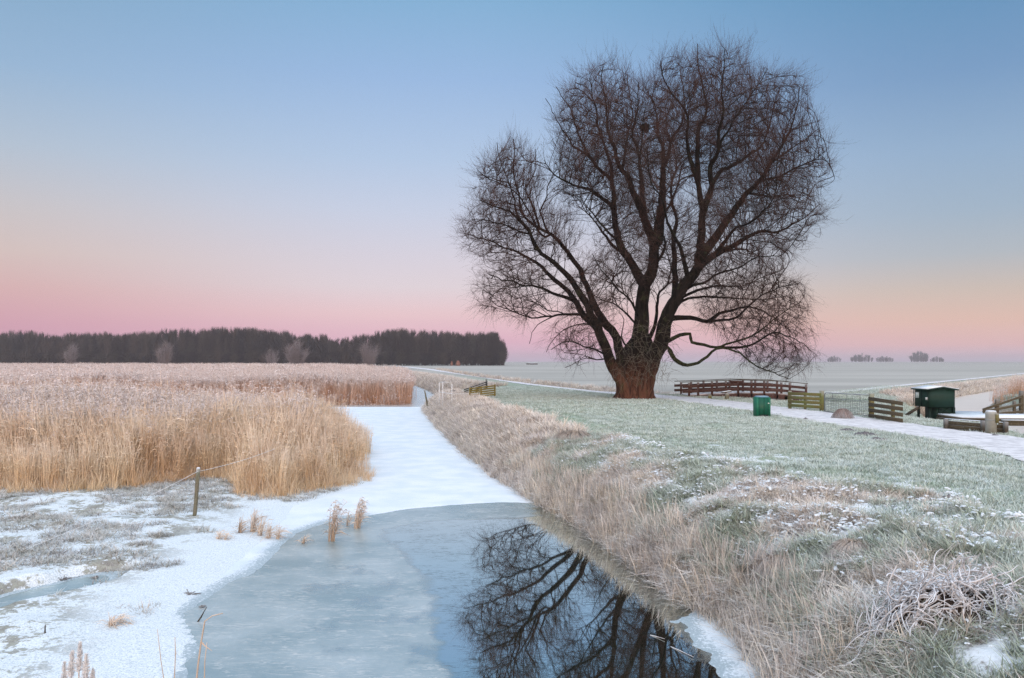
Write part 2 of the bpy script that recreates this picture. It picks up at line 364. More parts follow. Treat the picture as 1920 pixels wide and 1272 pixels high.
def height(x, y):
    x = np.asarray(x, float); y = np.asarray(y, float)
    s = x-rb(y)+.22*(fbm(x, y, 1.1, 2)-.5)*ss(y, 12, 16)
    # right bank and fields
    zr = G*(1-np.exp(-np.maximum(s, 0)/1.05)); zr = np.where(s < 0, np.maximum(s*.9, -.8), zr)
    near = 1-ss(y, 45, 110)
    zr = zr+near*ss(s, 0.15, .9)*(1-ss(s, 3.5, 7)*.75)*(.30*(fbm(x, y, 1.2, 3)-.5)+.17*(fbm(x, y, 3.2, 2)-.5))
    zr = zr+ss(s, 2, 6)*.06*(fbm(x, y, .25, 2)-.5)
    q = lb(y)-x
    zl = np.where(q < 0, np.maximum(q*.25, -.5), .10*(1-np.exp(-np.maximum(q, 0)/.9)))
    tus = ss(q, 1.0, 2.6)*(1-ss(y, 60, 80))
    zl = zl+tus*(.16*(fbm(x, y, .9, 3)-.42)+.05)
    zl = zl+ss(y, 350, 430)*1.3
    z = np.maximum(zr, zl)
    z = np.where((s < 0) & (q < 0), np.minimum(np.maximum(s*.9, q*.25), -.02), z)
    # frozen puddle in the left marsh
    pu = PUD(x, y); z = np.where(x < -4.5, z-.30*(1-ss(pu, .95, 1.6))*(q > .3), z)
    # side ditch, canal
    dd, _ = pdist(x, y, SIDE); z = np.where(s > 2, np.minimum(z, G-1.25*(1-ss(dd, .9, 3.0))), z)
    dc, _ = pdist(x, y, CAN_C); z = np.where(s > 2, np.minimum(z, G-1.6*(1-ss(dc, 1.2, 4.0))), z)
    dh, _ = pdist(x, y, CHAN); z = np.where(s > 2, np.minimum(z, G-1.3*(1-ss(dh, 1.0, 2.4))), z)
    return z
H1 = lambda x, y: float(height(np.array([x]), np.array([y]))[0])

def axis(segs):
    o = []
    for a, b, st_ in segs:
        n = max(1, int(round((b-a)/st_))); o.append(np.linspace(a, b, n, endpoint=False))
    return np.concatenate(o+[[segs[-1][1]]])
Xs = axis([(-6000,-1000,500), (-1000,-300,60), (-300,-80,8), (-80,-30,1.5), (-30,-17,.4), (-17,-3,.13), (-3,8,.085), (8,22,.25), (22,60,.5), (60,105,1), (105,200,3), (200,1000,40), (1000,6000,500)])
Ys = axis([(-200,-20,20), (-20,5,1), (5,24,.09), (24,60,.22), (60,90,.5), (90,150,1), (150,200,2), (200,700,12), (700,2000,100), (2000,9000,700)])
gx, gy = np.meshgrid(Xs, Ys); gz = height(gx, gy)
nx, ny = len(Xs), len(Ys)
idx = (np.arange(ny-1)[:, None]*nx+np.arange(nx-1)[None]).ravel()
Q = np.stack([idx, idx+1, idx+nx+1, idx+nx], -1)
sR = gx-rb(gy); qL = lb(gy)-gx
# masks: bank (dead grass), lawn (green), snow
pdm, psg = pdist(gx, gy, PATH)
crest = np.interp(gy, [6, 10, 13.9, 17.9, 22, 30, 45, 60, 90], [2.2, 3.0, 3.9, 2.4, 2.4, 2.7, 2.6, 2.2, 2.2])
bank = ss(sR, -.1, .1)*(1-ss(sR+.9*(fbm(gx, gy, .5, 3)-.5), crest-.3, crest+.5))
snowm = ss(qL, -.3, .1)*(1-ss(gy, 60, 70))
_, sgS = pdist(gx, gy, SIDE); _, sgE = pdist(gx, gy, EMB); dE, _ = pdist(gx, gy, EMB)
def beyond(x, y):
    dS, a_ = pdist(x, y, SIDE[:5]); dE_, b_ = pdist(x, y, EMB)
    return (a_ < 0) & (b_ < 0) & (dS > 1.5) & (dE_ > .8) & (y > 50)
far = np.maximum(ss(gy, 60, 160), beyond(gx, gy)*1.0)
dside, _ = pdist(gx, gy, SIDE)
strip = (1-ss(np.abs(dside-.4), 1.6, 2.4))*(gy > 56)*(sR > 2)
def bare_raw(x, y): return (.66*fbm(x, y+80, 1.3, 4)+.34*fbm(x, y, 3.5, 2))+.035*(1-ss(y, 8, 13))*ss(x, 3, 5)-.13*ss(y, 19, 24)
_q = bare_raw(R_.uniform(2, 9, 8000), R_.uniform(6, 18, 8000)); BT = float(np.quantile(_q, .72))
def _bare(x, y):
    s_ = x-rb(y); return ss(bare_raw(x, y), BT-.02, BT+.012)*ss(s_, .6, 1.3)*(y < 30)*(y > 3)
BARE2 = _bare(gx, gy).ravel()
dcan, _ = pdist(gx, gy, CAN_C); cb_ = .8*ss(dcan, 1.9, 2.3)*(1-ss(dcan, 2.7, 3.5))*(gy > 44)*(sR > 5)
gmesh = mesh('ground', np.stack([gx, gy, gz], -1).reshape(-1, 3), [Q], None,
     {'bank': np.maximum(np.maximum(bank, strip), cb_).ravel(), 'snowm': snowm.ravel(), 'far': far.ravel(), 'q': qL.ravel(), 'bare': BARE2}, smooth=True)
def ground_mat():
    m, nt, b = newmat('ground'); p = pos(nt)
    bank_ = attr(nt, 'bank')['Fac']; sn = attr(nt, 'snowm')['Fac']; fa = attr(nt, 'far')['Fac']; q = attr(nt, 'q')['Fac']
    n1 = noise(nt, 1.2, 5, .65, p); n2 = noise(nt, 9, 4, .7, p); n3 = noise(nt, .25, 3, .5, p); n4 = noise(nt, 45, 3, .7, p)
    lawn = mixc(nt, sstep(nt, n2, .3, .7), (.19, .25, .17), (.38, .43, .36))
    lawn = mixc(nt, M_(nt, 'MULTIPLY', sstep(nt, n1, .55, .75), .6), lawn, (.55, .60, .60))
    # distant fields: rows of frozen stubble, frosted grey-green
    st2 = noise(nt, 1, 4, .6, scaled(nt, p, (.012, .11, 1)))
    fld = mixc(nt, sstep(nt, st2, .35, .65), (.335, .325, .295), (.44, .425, .39))
    fld = mixc(nt, M_(nt, 'MULTIPLY', sstep(nt, noise(nt, 1, 3, .6, scaled(nt, p, (.03, .5, 1))), .6, .7), .25), fld, (.66, .70, .74))
    lawn = mixc(nt, fa, lawn, fld)
    dead = mixc(nt, sstep(nt, n2, .3, .7), (.15, .11, .085), (.40, .33, .28))
    dead = mixc(nt, M_(nt, 'MULTIPLY', sstep(nt, n1, .52, .62), .8), dead, (.70, .74, .80))
    c = mixc(nt, bank_, lawn, dead)
    c = mixc(nt, M_(nt, 'MULTIPLY', attr(nt, 'bare')['Fac'], sstep(nt, n2, .30, .50)), c, (.76, .81, .86))
    # snow over the marsh, bare and grassy patches further in
    sw = mixc(nt, sstep(nt, n4, .42, .68), (.78, .84, .88), (.44, .51, .56))
    mud = mixc(nt, sstep(nt, n2, .35, .65), (.14, .115, .09), (.30, .30, .24))
    patch = M_(nt, 'MULTIPLY', sstep(nt, M_(nt, 'MULTIPLY_ADD', n2, .5, M_(nt, 'MULTIPLY', n1, .7)), .60, .66), sstep(nt, q, .9, 2.4))
    reedfloor = sstep(nt, q, 200, 201)
    c2 = mixc(nt, M_(nt, 'MULTIPLY', patch, .85), sw, mud)
    c = mixc(nt, sn, c, c2)
    # bed of the water is mud, and everything left beyond the first reeds is litter
    lf = M_(nt, 'MULTIPLY', sstep(nt, q, -.2, .3), M_(nt, 'SUBTRACT', 1, sn))
    c = mixc(nt, lf, c, (.30, .23, .18))
    nt.links.new(c, b.inputs['Base Color']); b.inputs['Roughness'].default_value = .9; b.inputs['Specular IOR Level'].default_value = .1
    bump(nt, b, n2, .7, .04); return m
gmesh.materials.append(ground_mat())
tag(link('ground', gmesh), 'frosted marsh, bank and fields', kind='structure')

# ------------------------------------------------------------------ water and ice
def inside(x, y, P):
    r = np.zeros(x.shape, bool); n = len(P)
    for i in range(n):
        x1, y1 = P[i]; x2, y2 = P[(i+1) % n]
        c = ((y1 > y) != (y2 > y)) & (x < (x2-x1)*(y-y1)/(y2-y1+1e-12)+x1); r ^= c
    return r
def sdf(x, y, P):
    d, _ = pdist(x, y, np.concatenate([P, P[:1]])); return np.where(inside(x, y, P), d, -d)
def wpoly(l): return np.array([atg(a, b, 0)[:2] for a, b in l])
wX = axis([(-60,-25,5), (-25,-8,1), (-8,4.2,.1), (4.2,5,.4)]); wY = axis([(-30,5,5), (5,24,.1), (24,75,.5), (75,300,5), (300,560,30)])
ax_, ay_ = np.meshgrid(wX, wY)
# widen the sheet for the far, leftward running ditch: shear x with the ditch
ax2 = ax_+np.where(ay_ > 75, np.interp(ay_, RBY, RBX)+6, 0)
CLEAR = wpoly([(858, 1300), (830, 1235), (822, 1170), (815, 1120), (793, 1075), (760, 1035), (735, 1010), (722, 992), (790, 981), (900, 974), (1010, 970), (1080, 980), (1180, 1050), (1260, 1120), (1330, 1230), (1400, 1500), (900, 1500)])
CLEAR2 = wpoly([(650, 1075), (700, 1090), (735, 1140), (760, 1190), (745, 1220), (690, 1215), (650, 1170), (635, 1110)])
c1 = sdf(ax_, ay_, CLEAR)+.3*(fbm(ax_, ay_, .9, 3)-.5); c2 = sdf(ax_, ay_, CLEAR2)+.5*(fbm(ax_, ay_, 1.3, 3)-.5)
dR = rb(ay_)-ax_; clear = np.where(ay_ > 40, -1, np.clip(np.maximum(c1, np.minimum(c2*.4, -.16)), -1, 1)); clear = np.where(ay_ < 21, np.maximum(clear, .25-dR*.5), clear)
wq = (np.arange(len(wY)-1)[:, None]*len(wX)+np.arange(len(wX)-1)[None]).ravel(); nw = len(wX)
wq = np.stack([wq, wq+1, wq+nw+1, wq+nw], -1)
wm = mesh('water', np.stack([ax2, ay_, ax_*0], -1).reshape(-1, 3), [wq], None, {'clear': clear.ravel(), 'far_sky_tint': ss(ay_, 55, 66).ravel()}, smooth=True)
def ice_mat():
    m, nt, b = newmat('thin_ice'); p = pos(nt)
    cd = attr(nt, 'clear')['Fac']; fi = attr(nt, 'far_sky_tint')['Fac']
    ne = noise(nt, 1.3, 6, .62, p); cl = sstep(nt, M_(nt, 'ADD', cd, M_(nt, 'MULTIPLY_ADD', ne, .8, -.40)), -.18, .10)
    # frost feathers: short streaks on the ice, in drifts
    st1 = noise(nt, 2.0, 4, .65, scaled(nt, p, (2.6, 11, 1)), 1.2); st2 = noise(nt, 5.0, 3, .6, scaled(nt, p, (2.2, 6, 1)), .6)
    n2 = noise(nt, .55, 4, .6, p); n3 = noise(nt, 30, 3, .7, p); n4 = noise(nt, .9, 3, .6, scaled(nt, p, (1, 1.7, 1)), 1.5)
    streak = M_(nt, 'MULTIPLY', sstep(nt, st1, .50, .60), sstep(nt, n4, .40, .60))
    streak = M_(nt, 'MAXIMUM', streak, M_(nt, 'MULTIPLY', sstep(nt, st2, .58, .68), M_(nt, 'MULTIPLY', sstep(nt, n2, .45, .6), .7)))
    fl = mixc(nt, sstep(nt, n2, .32, .68), (.20, .27, .29), (.40, .45, .46))
    fl = mixc(nt, M_(nt, 'MULTIPLY', streak, .55), fl, (.64, .64, .63))
    fl = mixc(nt, M_(nt, 'MULTIPLY', sstep(nt, n3, .64, .72), .4), fl, (.7, .76, .8))
    wv = N('ShaderNodeTexVoronoi', nt, feature='DISTANCE_TO_EDGE'); wv.inputs['Scale'].default_value = .55
    wn_ = N('ShaderNodeVectorMath', nt, operation='ADD'); nt.links.new(p, wn_.inputs[0])
    nc_ = N('ShaderNodeTexNoise', nt); nc_.inputs['Scale'].default_value = 1.2; nt.links.new(nc_.outputs['Color'], wn_.inputs[1]); nt.links.new(wn_.outputs[0], wv.inputs['Vector'])
    crack = M_(nt, 'SUBTRACT', 1, sstep(nt, wv.outputs['Distance'], .004, .014))
    fl = mixc(nt, M_(nt, 'MULTIPLY', M_(nt, 'MULTIPLY', crack, sstep(nt, n2, .5, .7)), .3), fl, (.6, .66, .7))
    dark = mixc(nt, M_(nt, 'MULTIPLY', crack, .10), (.028, .030, .020), (.3, .36, .4))
    col = mixc(nt, cl, fl, dark); col = mixc(nt, fi, col, (.62, .56, .58))  # far stretch: pink sky reflection painted into the ice colour
    bm = N('ShaderNodeBump', nt); bm.inputs['Distance'].default_value = .008
    nt.links.new(M_(nt, 'MULTIPLY', M_(nt, 'SUBTRACT', 1, cl), .6), bm.inputs['Strength'])
    nt.links.new(M_(nt, 'ADD', st1, M_(nt, 'MULTIPLY', n3, .5)), bm.inputs['Height'])
    nt.links.new(col, b.inputs['Base Color']); b.inputs['Roughness'].default_value = .6; b.inputs['Specular IOR Level'].default_value = 0
    gl = N('ShaderNodeBsdfGlossy', nt); gl.inputs['Color'].default_value = (.82, .92, .92, 1)
    nt.links.new(M_(nt, 'MULTIPLY_ADD', cl, -.24, .26), gl.inputs['Roughness'])
    nt.links.new(bm.outputs[0], b.inputs['Normal']); nt.links.new(bm.outputs[0], gl.inputs['Normal'])
    fr = N('ShaderNodeFresnel', nt); fr.inputs['IOR'].default_value = 1.33
    base = M_(nt, 'MULTIPLY_ADD', cl, .42, .28); base = M_(nt, 'MULTIPLY', base, M_(nt, 'SUBTRACT', 1, M_(nt, 'MULTIPLY', streak, .5)))
    fac = M_(nt, 'ADD', base, M_(nt, 'MULTIPLY', fr.outputs[0], .7), clamp=True)
    ms = N('ShaderNodeMixShader', nt); nt.links.new(fac, ms.inputs[0]); nt.links.new(b.outputs[0], ms.inputs[1]); nt.links.new(gl.outputs[0], ms.inputs[2])
    nt.links.new(ms.outputs[0], nt.nodes['Material Output'].inputs['Surface'])
    return m
wm.materials.append(ice_mat()); tag(link('water', wm), 'ditch under thin clear ice', kind='structure')
# snow lying on the ice: a sheet that dips under the ice plane along its ragged edge
SN = wpoly([(1040, 939), (1006, 943), (930, 942), (850, 947), (760, 955), (690, 967), (640, 972), (600, 985), (560, 998), (530, 1022), (505, 1050), (470, 1078), (430, 1092), (395, 1118), (365, 1140), (342, 1150), (352, 1185), (372, 1215), (350, 1245), (352, 1290), (352, 1800), (-900, 1800), (-900, 1000)])
SN = np.concatenate([SN, [[-40, 40], [-62, 68.5], [-9, 67.2], [-6.4, 67.8]]])
PATCH = wpoly([(1262, 1112), (1290, 1145), (1262, 1165), (1262, 1195), (1290, 1215), (1325, 1250), (1352, 1290), (1440, 1310), (1500, 1250), (1440, 1180), (1330, 1120)])
sX = axis([(-62,-20,4), (-20,-8,.3), (-8,4,.07), (4,9,.5)]); sY = axis([(4,9,.5), (9,24,.07), (24,69,.4)])
bx, by = np.meshgrid(sX, sY)
sd = np.maximum(sdf(bx, by, SN), sdf(bx, by, PATCH)-.10+.42*(fbm(bx, by, 3.0, 3)-.5))+.10*(fbm(bx, by, 2.5, 3)-.5)+.09*(fbm(bx, by, 7, 3)-.5)
sd = np.minimum(sd, (PUD(bx, by)-1.0)*.35)
bz = np.clip(sd*.10, -.03, .014)+.006*(fbm(bx, by, 3, 2)-.5)*(sd > .1)
q2 = (np.arange(len(sY)-1)[:, None]*len(sX)+np.arange(len(sX)-1)[None])
keep = (sd[:-1, :-1] > -.3) | (sd[1:, 1:] > -.3); q2 = q2[keep]
ns = len(sX); q2 = np.stack([q2, q2+1, q2+ns+1, q2+ns], -1)
tag(link('snow_covered_ice', mesh('snow_covered_ice', np.stack([bx, by, bz], -1).reshape(-1, 3), [q2], M_SNOW, {'sd': sd.ravel(), 'sde': (1-.8*ss(by, 19.3, 20.5)*ss(bx, -4, -3)).ravel()}, smooth=True)), 'snow lying on the ditch ice', kind='structure')
def strip_mesh(name, C, hw, mat, dz, label, zf=None, step=1.0, rag=.15):
    seg = np.linalg.norm(np.diff(C, axis=0), axis=1); cum = np.concatenate([[0], np.cumsum(seg)])
    # smooth the centre line
    t = np.arange(0, cum[-1], step); xx = np.interp(t, cum, C[:, 0]); yy = np.interp(t, cum, C[:, 1])
    k = max(3, int(6/step)); ker = np.hanning(k+2)[1:-1]; ker /= ker.sum()
    xp = np.pad(xx, k//2, mode='reflect', reflect_type='odd'); yp = np.pad(yy, k//2, mode='reflect', reflect_type='odd')
    xx = np.convolve(xp, ker, 'valid')[:len(t)]; yy = np.convolve(yp, ker, 'valid')[:len(t)]; n = len(xx)
    tx = np.gradient(xx); ty = np.gradient(yy); L = np.hypot(tx, ty)+1e-9; nx_ = ty/L; ny_ = -tx/L
    U = np.linspace(-1, 1, 9); hwv = hw if np.ndim(hw) else np.full(n, hw)
    off = hwv[:n, None]*U[None]+rag*(fbm(xx[:, None]*2+U*7, yy[:, None]*2, .6, 3)-.5)*(np.abs(U) > .8)
    X = xx[:, None]+nx_[:, None]*off; Y = yy[:, None]+ny_[:, None]*off
    Z = (height(X, Y) if zf is None else zf(X, Y))+dz
    i = (np.arange(n-1)[:, None]*9+np.arange(8)[None]).ravel()
    qq = np.stack([i, i+9, i+10, i+1], -1)
    return tag(link(name, mesh(name, np.stack([X, Y, Z], -1).reshape(-1, 3), [qq], mat, smooth=True)), label, kind='structure')
strip_mesh('path', PATH, 1.5, M_PATH, .03, 'snow dusted farm path', step=.5, rag=.5)
strip_mesh('path', EMB, .55, M_PATH, .04, 'narrow snowy track on the canal bank', step=1, rag=.3)
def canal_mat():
    m, nt, b = newmat('canal_ice_sky_tint'); n1 = noise(nt, .3, 3, .6, pos(nt))
    nt.links.new(mixc(nt, n1, (.70, .62, .56), (.78, .70, .63)), b.inputs['Base Color']); b.inputs['Roughness'].default_value = .22; b.inputs['Specular IOR Level'].default_value = .7; return m  # the cream of the reflected sky is put into the base colour
M_CAN = canal_mat()
strip_mesh('water', CAN_C, CAN_W+1.2, M_CAN, .6, 'frozen canal on the right', zf=lambda X, Y: X*0, step=1.0, rag=0)
strip_mesh('water', CHAN, 1.9, M_SNOW, .75, 'frozen channel below the landing', zf=lambda X, Y: X*0, step=.5, rag=0)
strip_mesh('water', SIDE[2:], 1.9, M_SNOW, .62, 'small frozen side ditch under the footbridge', zf=lambda X, Y: X*0, step=1.0, rag=0)

# ------------------------------------------------------------------ scattering (only for what nobody could count: grass, reeds, the far wood)
def scatter(name, templates, P, rz, scl, which, label, tilt=None, parent=None):
    """one object whose points carry copies of small tufts"""
    lib = bpy.data.collections.new(name+'_tufts')
    for i, me in enumerate(templates):
        o = bpy.data.objects.new('tuft_%02d' % i, me); lib.objects.link(o)
    n = len(P); rot = np.zeros((n, 3)); rot[:, 2] = rz
    if tilt is not None: rot[:, :2] = tilt
    me = bpy.data.meshes.new(name); me.vertices.add(n); me.vertices.foreach_set('co', np.asarray(P, np.float32).ravel())
    a = me.attributes.new('rot', 'FLOAT_VECTOR', 'POINT'); a.data.foreach_set('vector', rot.astype(np.float32).ravel())
    a = me.attributes.new('scl', 'FLOAT', 'POINT'); a.data.foreach_set('value', np.asarray(scl, np.float32))
    a = me.attributes.new('idx', 'INT', 'POINT'); a.data.foreach_set('value', np.asarray(which, np.int32))
    o = link(name, me, parent); g = bpy.data.node_groups.new(name, 'GeometryNodeTree')
    g.interface.new_socket('Geometry', in_out='INPUT', socket_type='NodeSocketGeometry'); g.interface.new_socket('Geometry', in_out='OUTPUT', socket_type='NodeSocketGeometry')
    gi = g.nodes.new('NodeGroupInput'); go = g.nodes.new('NodeGroupOutput')
    ip = g.nodes.new('GeometryNodeInstanceOnPoints'); ci = g.nodes.new('GeometryNodeCollectionInfo')
    ci.inputs['Collection'].default_value = lib; ci.inputs['Separate Children'].default_value = True; ci.inputs['Reset Children'].default_value = True
    def na(nm, t):
        x = g.nodes.new('GeometryNodeInputNamedAttribute'); x.data_type = t; x.inputs[0].default_value = nm; return x.outputs[0]
    L = g.links.new
    L(gi.outputs[0], ip.inputs['Points']); L(ci.outputs[0], ip.inputs['Instance']); ip.inputs['Pick Instance'].default_value = True
    L(na('idx', 'INT'), ip.inputs['Instance Index']); L(na('rot', 'FLOAT_VECTOR'), ip.inputs['Rotation']); L(na('scl', 'FLOAT'), ip.inputs['Scale'])
    L(ip.outputs[0], go.inputs[0]); md = o.modifiers.new('tufts', 'NODES'); md.node_group = g
    if label: tag(o, label, kind='stuff')
    return o
def spread(n, x0, x1, y0, y1, R=R_):
    return np.stack([R.uniform(x0, x1, n), R.uniform(y0, y1, n)], 1)
def grass_tuft(M, rad, hgt, wid, lean, mat, curl=.6, flat=0, R=R_):
    """M bent blades within rad"""
    a = R.uniform(0, 2*np.pi, M); r = rad*np.sqrt(R.rand(M)); base = np.stack([r*np.cos(a), r*np.sin(a), np.full(M, -.02)], 1)
    az = a+R.normal(0, 1.6, M); ln = R.uniform(.3, 1, M)*lean; h = hgt*R.uniform(.45, 1.1, M)
    t = np.linspace(0, 1, 4)[None]; dirh = np.stack([np.cos(az), np.sin(az), az*0], 1)
    bend = ln[:, None]*t+curl*ln[:, None]*t**2
    hz = t*np.cos(ln[:, None]*.8)-flat*t**2*ln[:, None]*.5
    P = base[:, None]+dirh[:, None]*(bend*h[:, None])[..., None]+np.stack([0*t+0*h[:, None], 0*t+0*h[:, None], hz*h[:, None]], -1)
    sd_ = az+np.pi/2+R.normal(0, .5, M); side = np.stack([np.cos(sd_), np.sin(sd_), sd_*0], 1)
    W = wid*np.array([1, .9, .6, .12])[None]*R.uniform(.7, 1.2, M)[:, None]
    V, Q = ribbons(P, W, side)
    hh = np.repeat(np.broadcast_to(t, (M, 4)).reshape(-1), 2); rr = np.repeat(R.rand(M), 8)
    return mesh('tuft', V, [Q], mat, {'h': hh, 'r': rr})
def reed_clump(M, rad, H, mat, w=.011, leaves=3, plume=5, R=R_, hv=.18, pw=.022, lw=.016):
    a = R.uniform(0, 2*np.pi, M); r = rad*np.sqrt(R.rand(M)); base = np.stack([r*np.cos(a), r*np.sin(a), np.full(M, -.05)], 1)
    wind = R.normal(.25, .5, M); az = wind+0.0
    h = H*(1+R.normal(0, hv, M)).clip(.45, 1.3); ln = np.abs(R.normal(.05, .06, M))+.01
    t = np.linspace(0, 1, 4)[None]; dirh = np.stack([np.cos(az), np.sin(az)*.8, az*0], 1)
    P = base[:, None]+dirh[:, None]*((ln[:, None]*t+ln[:, None]*1.2*t**2.5)*h[:, None])[..., None]
    P[..., 2] += t*h[:, None]
    sa = R.uniform(0, np.pi, M); side = np.stack([np.cos(sa), np.sin(sa), sa*0], 1)
    V1, Q1 = ribbons(P, np.full((M, 4), w)*np.array([1.1, 1, .8, .5]), side)
    h1 = np.repeat(np.broadcast_to(t, (M, 4)).reshape(-1), 2); r1 = np.repeat(R.rand(M), 8); k1 = h1*0
    Vs, Qs, hs, rs, ks = [V1], [Q1], [h1], [r1], [k1]; off = len(V1)
    def extra(cnt, tf, length, wid, droop, kk, spread_):
        nonlocal off
        ii = np.repeat(np.arange(M), cnt); m = len(ii); f = tf(m); tip = base[ii]+dirh[ii]*((ln[ii]*f+ln[ii]*1.2*f**2.5)*h[ii])[:, None]; tip[:, 2] += f*h[ii]
        q = az[ii]+R.normal(0, spread_, m); L = length*R.uniform(.5, 1.2, m); dh = np.stack([np.cos(q), np.sin(q), q*0], 1)
        tt = np.linspace(0, 1, 3)[None]; e = R.uniform(.4, 1.1, m)
        PP = tip[:, None]+dh[:, None]*((np.cos(e)[:, None]*tt)*L[:, None])[..., None]
        PP[..., 2] += (np.sin(e)[:, None]*tt-droop*tt**2)*L[:, None]
        sq = q+np.pi/2+R.normal(0, .6, m); sd2 = np.stack([np.cos(sq)*.8, np.sin(sq)*.8, R.normal(0, .5, m)], 1)
        V, Q = ribbons(PP, np.full((m, 3), wid)*np.array([.7, 1, .2]), sd2)
        Vs.append(V); Qs.append(Q+off); off += len(V); hs.append(np.repeat(np.repeat(f, 3), 2)); rs.append(np.repeat(R.rand(m), 6)); ks.append(np.full(len(V), kk))
    if leaves: extra(leaves, lambda m: R.uniform(.2, .85, m), .38, lw, .55, 0, 1.4)
    if plume: extra(plume, lambda m: R.uniform(.91, 1.0, m), .17, pw, .75, 1, .9)
    return mesh('reed_clump', np.concatenate(Vs), [np.concatenate(Qs)], mat, {'h': np.concatenate(hs), 'r': np.concatenate(rs), 'k': np.concatenate(ks)})
def place(name, T, XY, scl, label, zoff=0, tilt=.0):
    n = len(XY); z = height(XY[:, 0], XY[:, 1])+zoff
    P = np.concatenate([XY, z[:, None]], 1)
    tl = R_.normal(0, tilt, (n, 2)) if tilt else None
    return scatter(name, T, P, R_.uniform(0, 2*np.pi, n), scl, R_.randint(0, len(T), n), label, tilt=tl)
def inview(XY, pad=1.5):
    return (np.abs(XY[:, 0]) < XY[:, 1]*.655+pad+1.5)

# --- reeds
def reed_edge_in(x, y):
    """inside the near reed bed"""
    fr = np.interp(x, [-40, -20, -17, -14.5, -12.5, -11, -9.6, -8.6, -7.6, -6.6, -5.4, -4.4], [21.6, 21.9, 22.1, 22.9, 22.6, 23.1, 25.3, 25.0, 22.3, 21.9, 22.6, 24.6])
    rt = np.interp(y, [20, 22, 25, 28, 32, 36, 40], [-6.3, -6.1, -5.0, -5.25, -5.75, -7.1, -11.2])
    bk = np.interp(x, [-40, -20, -12, -7], [42, 41, 39, 37])
    n = (fbm(x, y, .9, 4)-.5)*1.8
    return np.minimum(np.minimum(y-fr, rt-x), bk-y)+n
XY = spread(11500, -28, -4, 21, 43); e = reed_edge_in(XY[:, 0], XY[:, 1]); n_ = fbm(XY[:, 0], XY[:, 1], .55, 2)
gapm = (np.hypot((XY[:, 0]+8.0)/2.0, (XY[:, 1]-29.5)/1.0) > 1)           # small opening inside the bed
k = (e > 0) & inview(XY) & gapm & (R_.rand(len(XY)) < .55+.45*ss(e, 0, .6)); XY = XY[k]; e = e[k]; n_ = n_[k]
T = [reed_clump(15, .27, 1.85, M_REED, w=.013, leaves=5, plume=0, hv=.16) for i in range(4)]+[reed_clump(14, .27, 2.0, M_REED, w=.011, leaves=3, plume=6, hv=.12, pw=.015) for i in range(6)]
sc_ = (.60+.42*ss(e, 0, 2.6))*(1+.26*(n_-.5)*2)*(1+.07*R_.randn(len(e)))
z_ = height(XY[:, 0], XY[:, 1]); front_ = R_.rand(len(e)) > ss(e, 1.0, 6)*.9
wh = np.where(front_, R_.randint(0, 4, len(e)), R_.randint(4, 10, len(e)))
scatter('reed_bed', T, np.concatenate([XY, z_[:, None]], 1), R_.uniform(0, 2*np.pi, len(e)), sc_, wh, 'near bed of golden frosted reeds', tilt=R_.normal(0, .04, (len(e), 2)))
# low fringe of bent yellow reed leaves in front
XY = spread(9000, -28, -4, 20, 27); e = reed_edge_in(XY[:, 0], XY[:, 1]); k = (e > -.5) & (e < 1.0) & inview(XY); XY = XY[k]; e = e[k]
T = [grass_tuft(16, .22, .85, .013, .5, M_REED, curl=.8) for i in range(5)]
for t_ in T: t_.attributes.new('k', 'FLOAT', 'POINT')
k = R_.rand(len(XY)) < .75
place('reed_fringe', T, XY[k], (.45+.6*ss(e[k], -.5, .8))*R_.uniform(.7, 1.15, k.sum()), 'low fringe of bent reed leaves', tilt=.1)
# back bed
def back_in(x, y):
    rt = np.interp(y, [68, 72, 90, 120, 168, 250, 400], [-9.1, -9.3, -11.9, -16.4, -23.8, -50, -95])
    fr = 69.3+.5*np.sin(x*.35)+(x < -60)*2
    return np.minimum(y-fr, rt-x)+(fbm(x, y, .8, 2)-.5)*.8
XY = spread(15000, -75, -8, 68, 86); e = back_in(XY[:, 0], XY[:, 1]); k = (e > 0) & inview(XY) & (R_.rand(len(XY)) < 1-.55*ss(e, 3, 8)); XY = XY[k]
T = [reed_clump(16, .36, 2.4, M_REEDF, w=.018, leaves=2, plume=4, pw=.03, lw=.02, hv=.07) for i in range(6)]
place('reed_bed', T, XY, R_.uniform(.88, 1.1, len(XY))*(.85+.3*fbm(XY[:, 0], XY[:, 1], .12, 2)), 'rust orange wall of reeds behind the snowy inlet', tilt=.03)
XY = spread(26000, -250, -10, 84, 340); XY[:, 1] = 84+256*(R_.rand(len(XY))**1.45); XY[:, 0] = -R_.rand(len(XY))*(XY[:, 1]*.66)-9
e = back_in(XY[:, 0], XY[:, 1]); k = (e > 0) & inview(XY, 3); XY = XY[k]
T = [reed_clump(36, 1.0, 2.25, M_REEDF, w=.03, leaves=1, plume=5, pw=.06, lw=.03, hv=.14) for i in range(6)]
place('reed_bed', T, XY, R_.uniform(.85, 1.1, len(XY))*(.8+.4*fbm(XY[:, 0], XY[:, 1], .05, 2)), 'wide pinkish plain of frosted reed plumes reaching to the wood', tilt=.02)
# --- reeds along the canal on the right
XY = spread(9000, 22, 110, 38, 150); dc, sg = pdist(XY[:, 0], XY[:, 1], CAN_C)
k = (sg > 0) & (dc > 3.0) & (dc < 14) & inview(XY) & (XY[:, 1] > 46); XY = XY[k]
place('canal_reeds', T, XY, R_.uniform(.34, .52, len(XY)), 'pale pink frosted reeds along the canal')

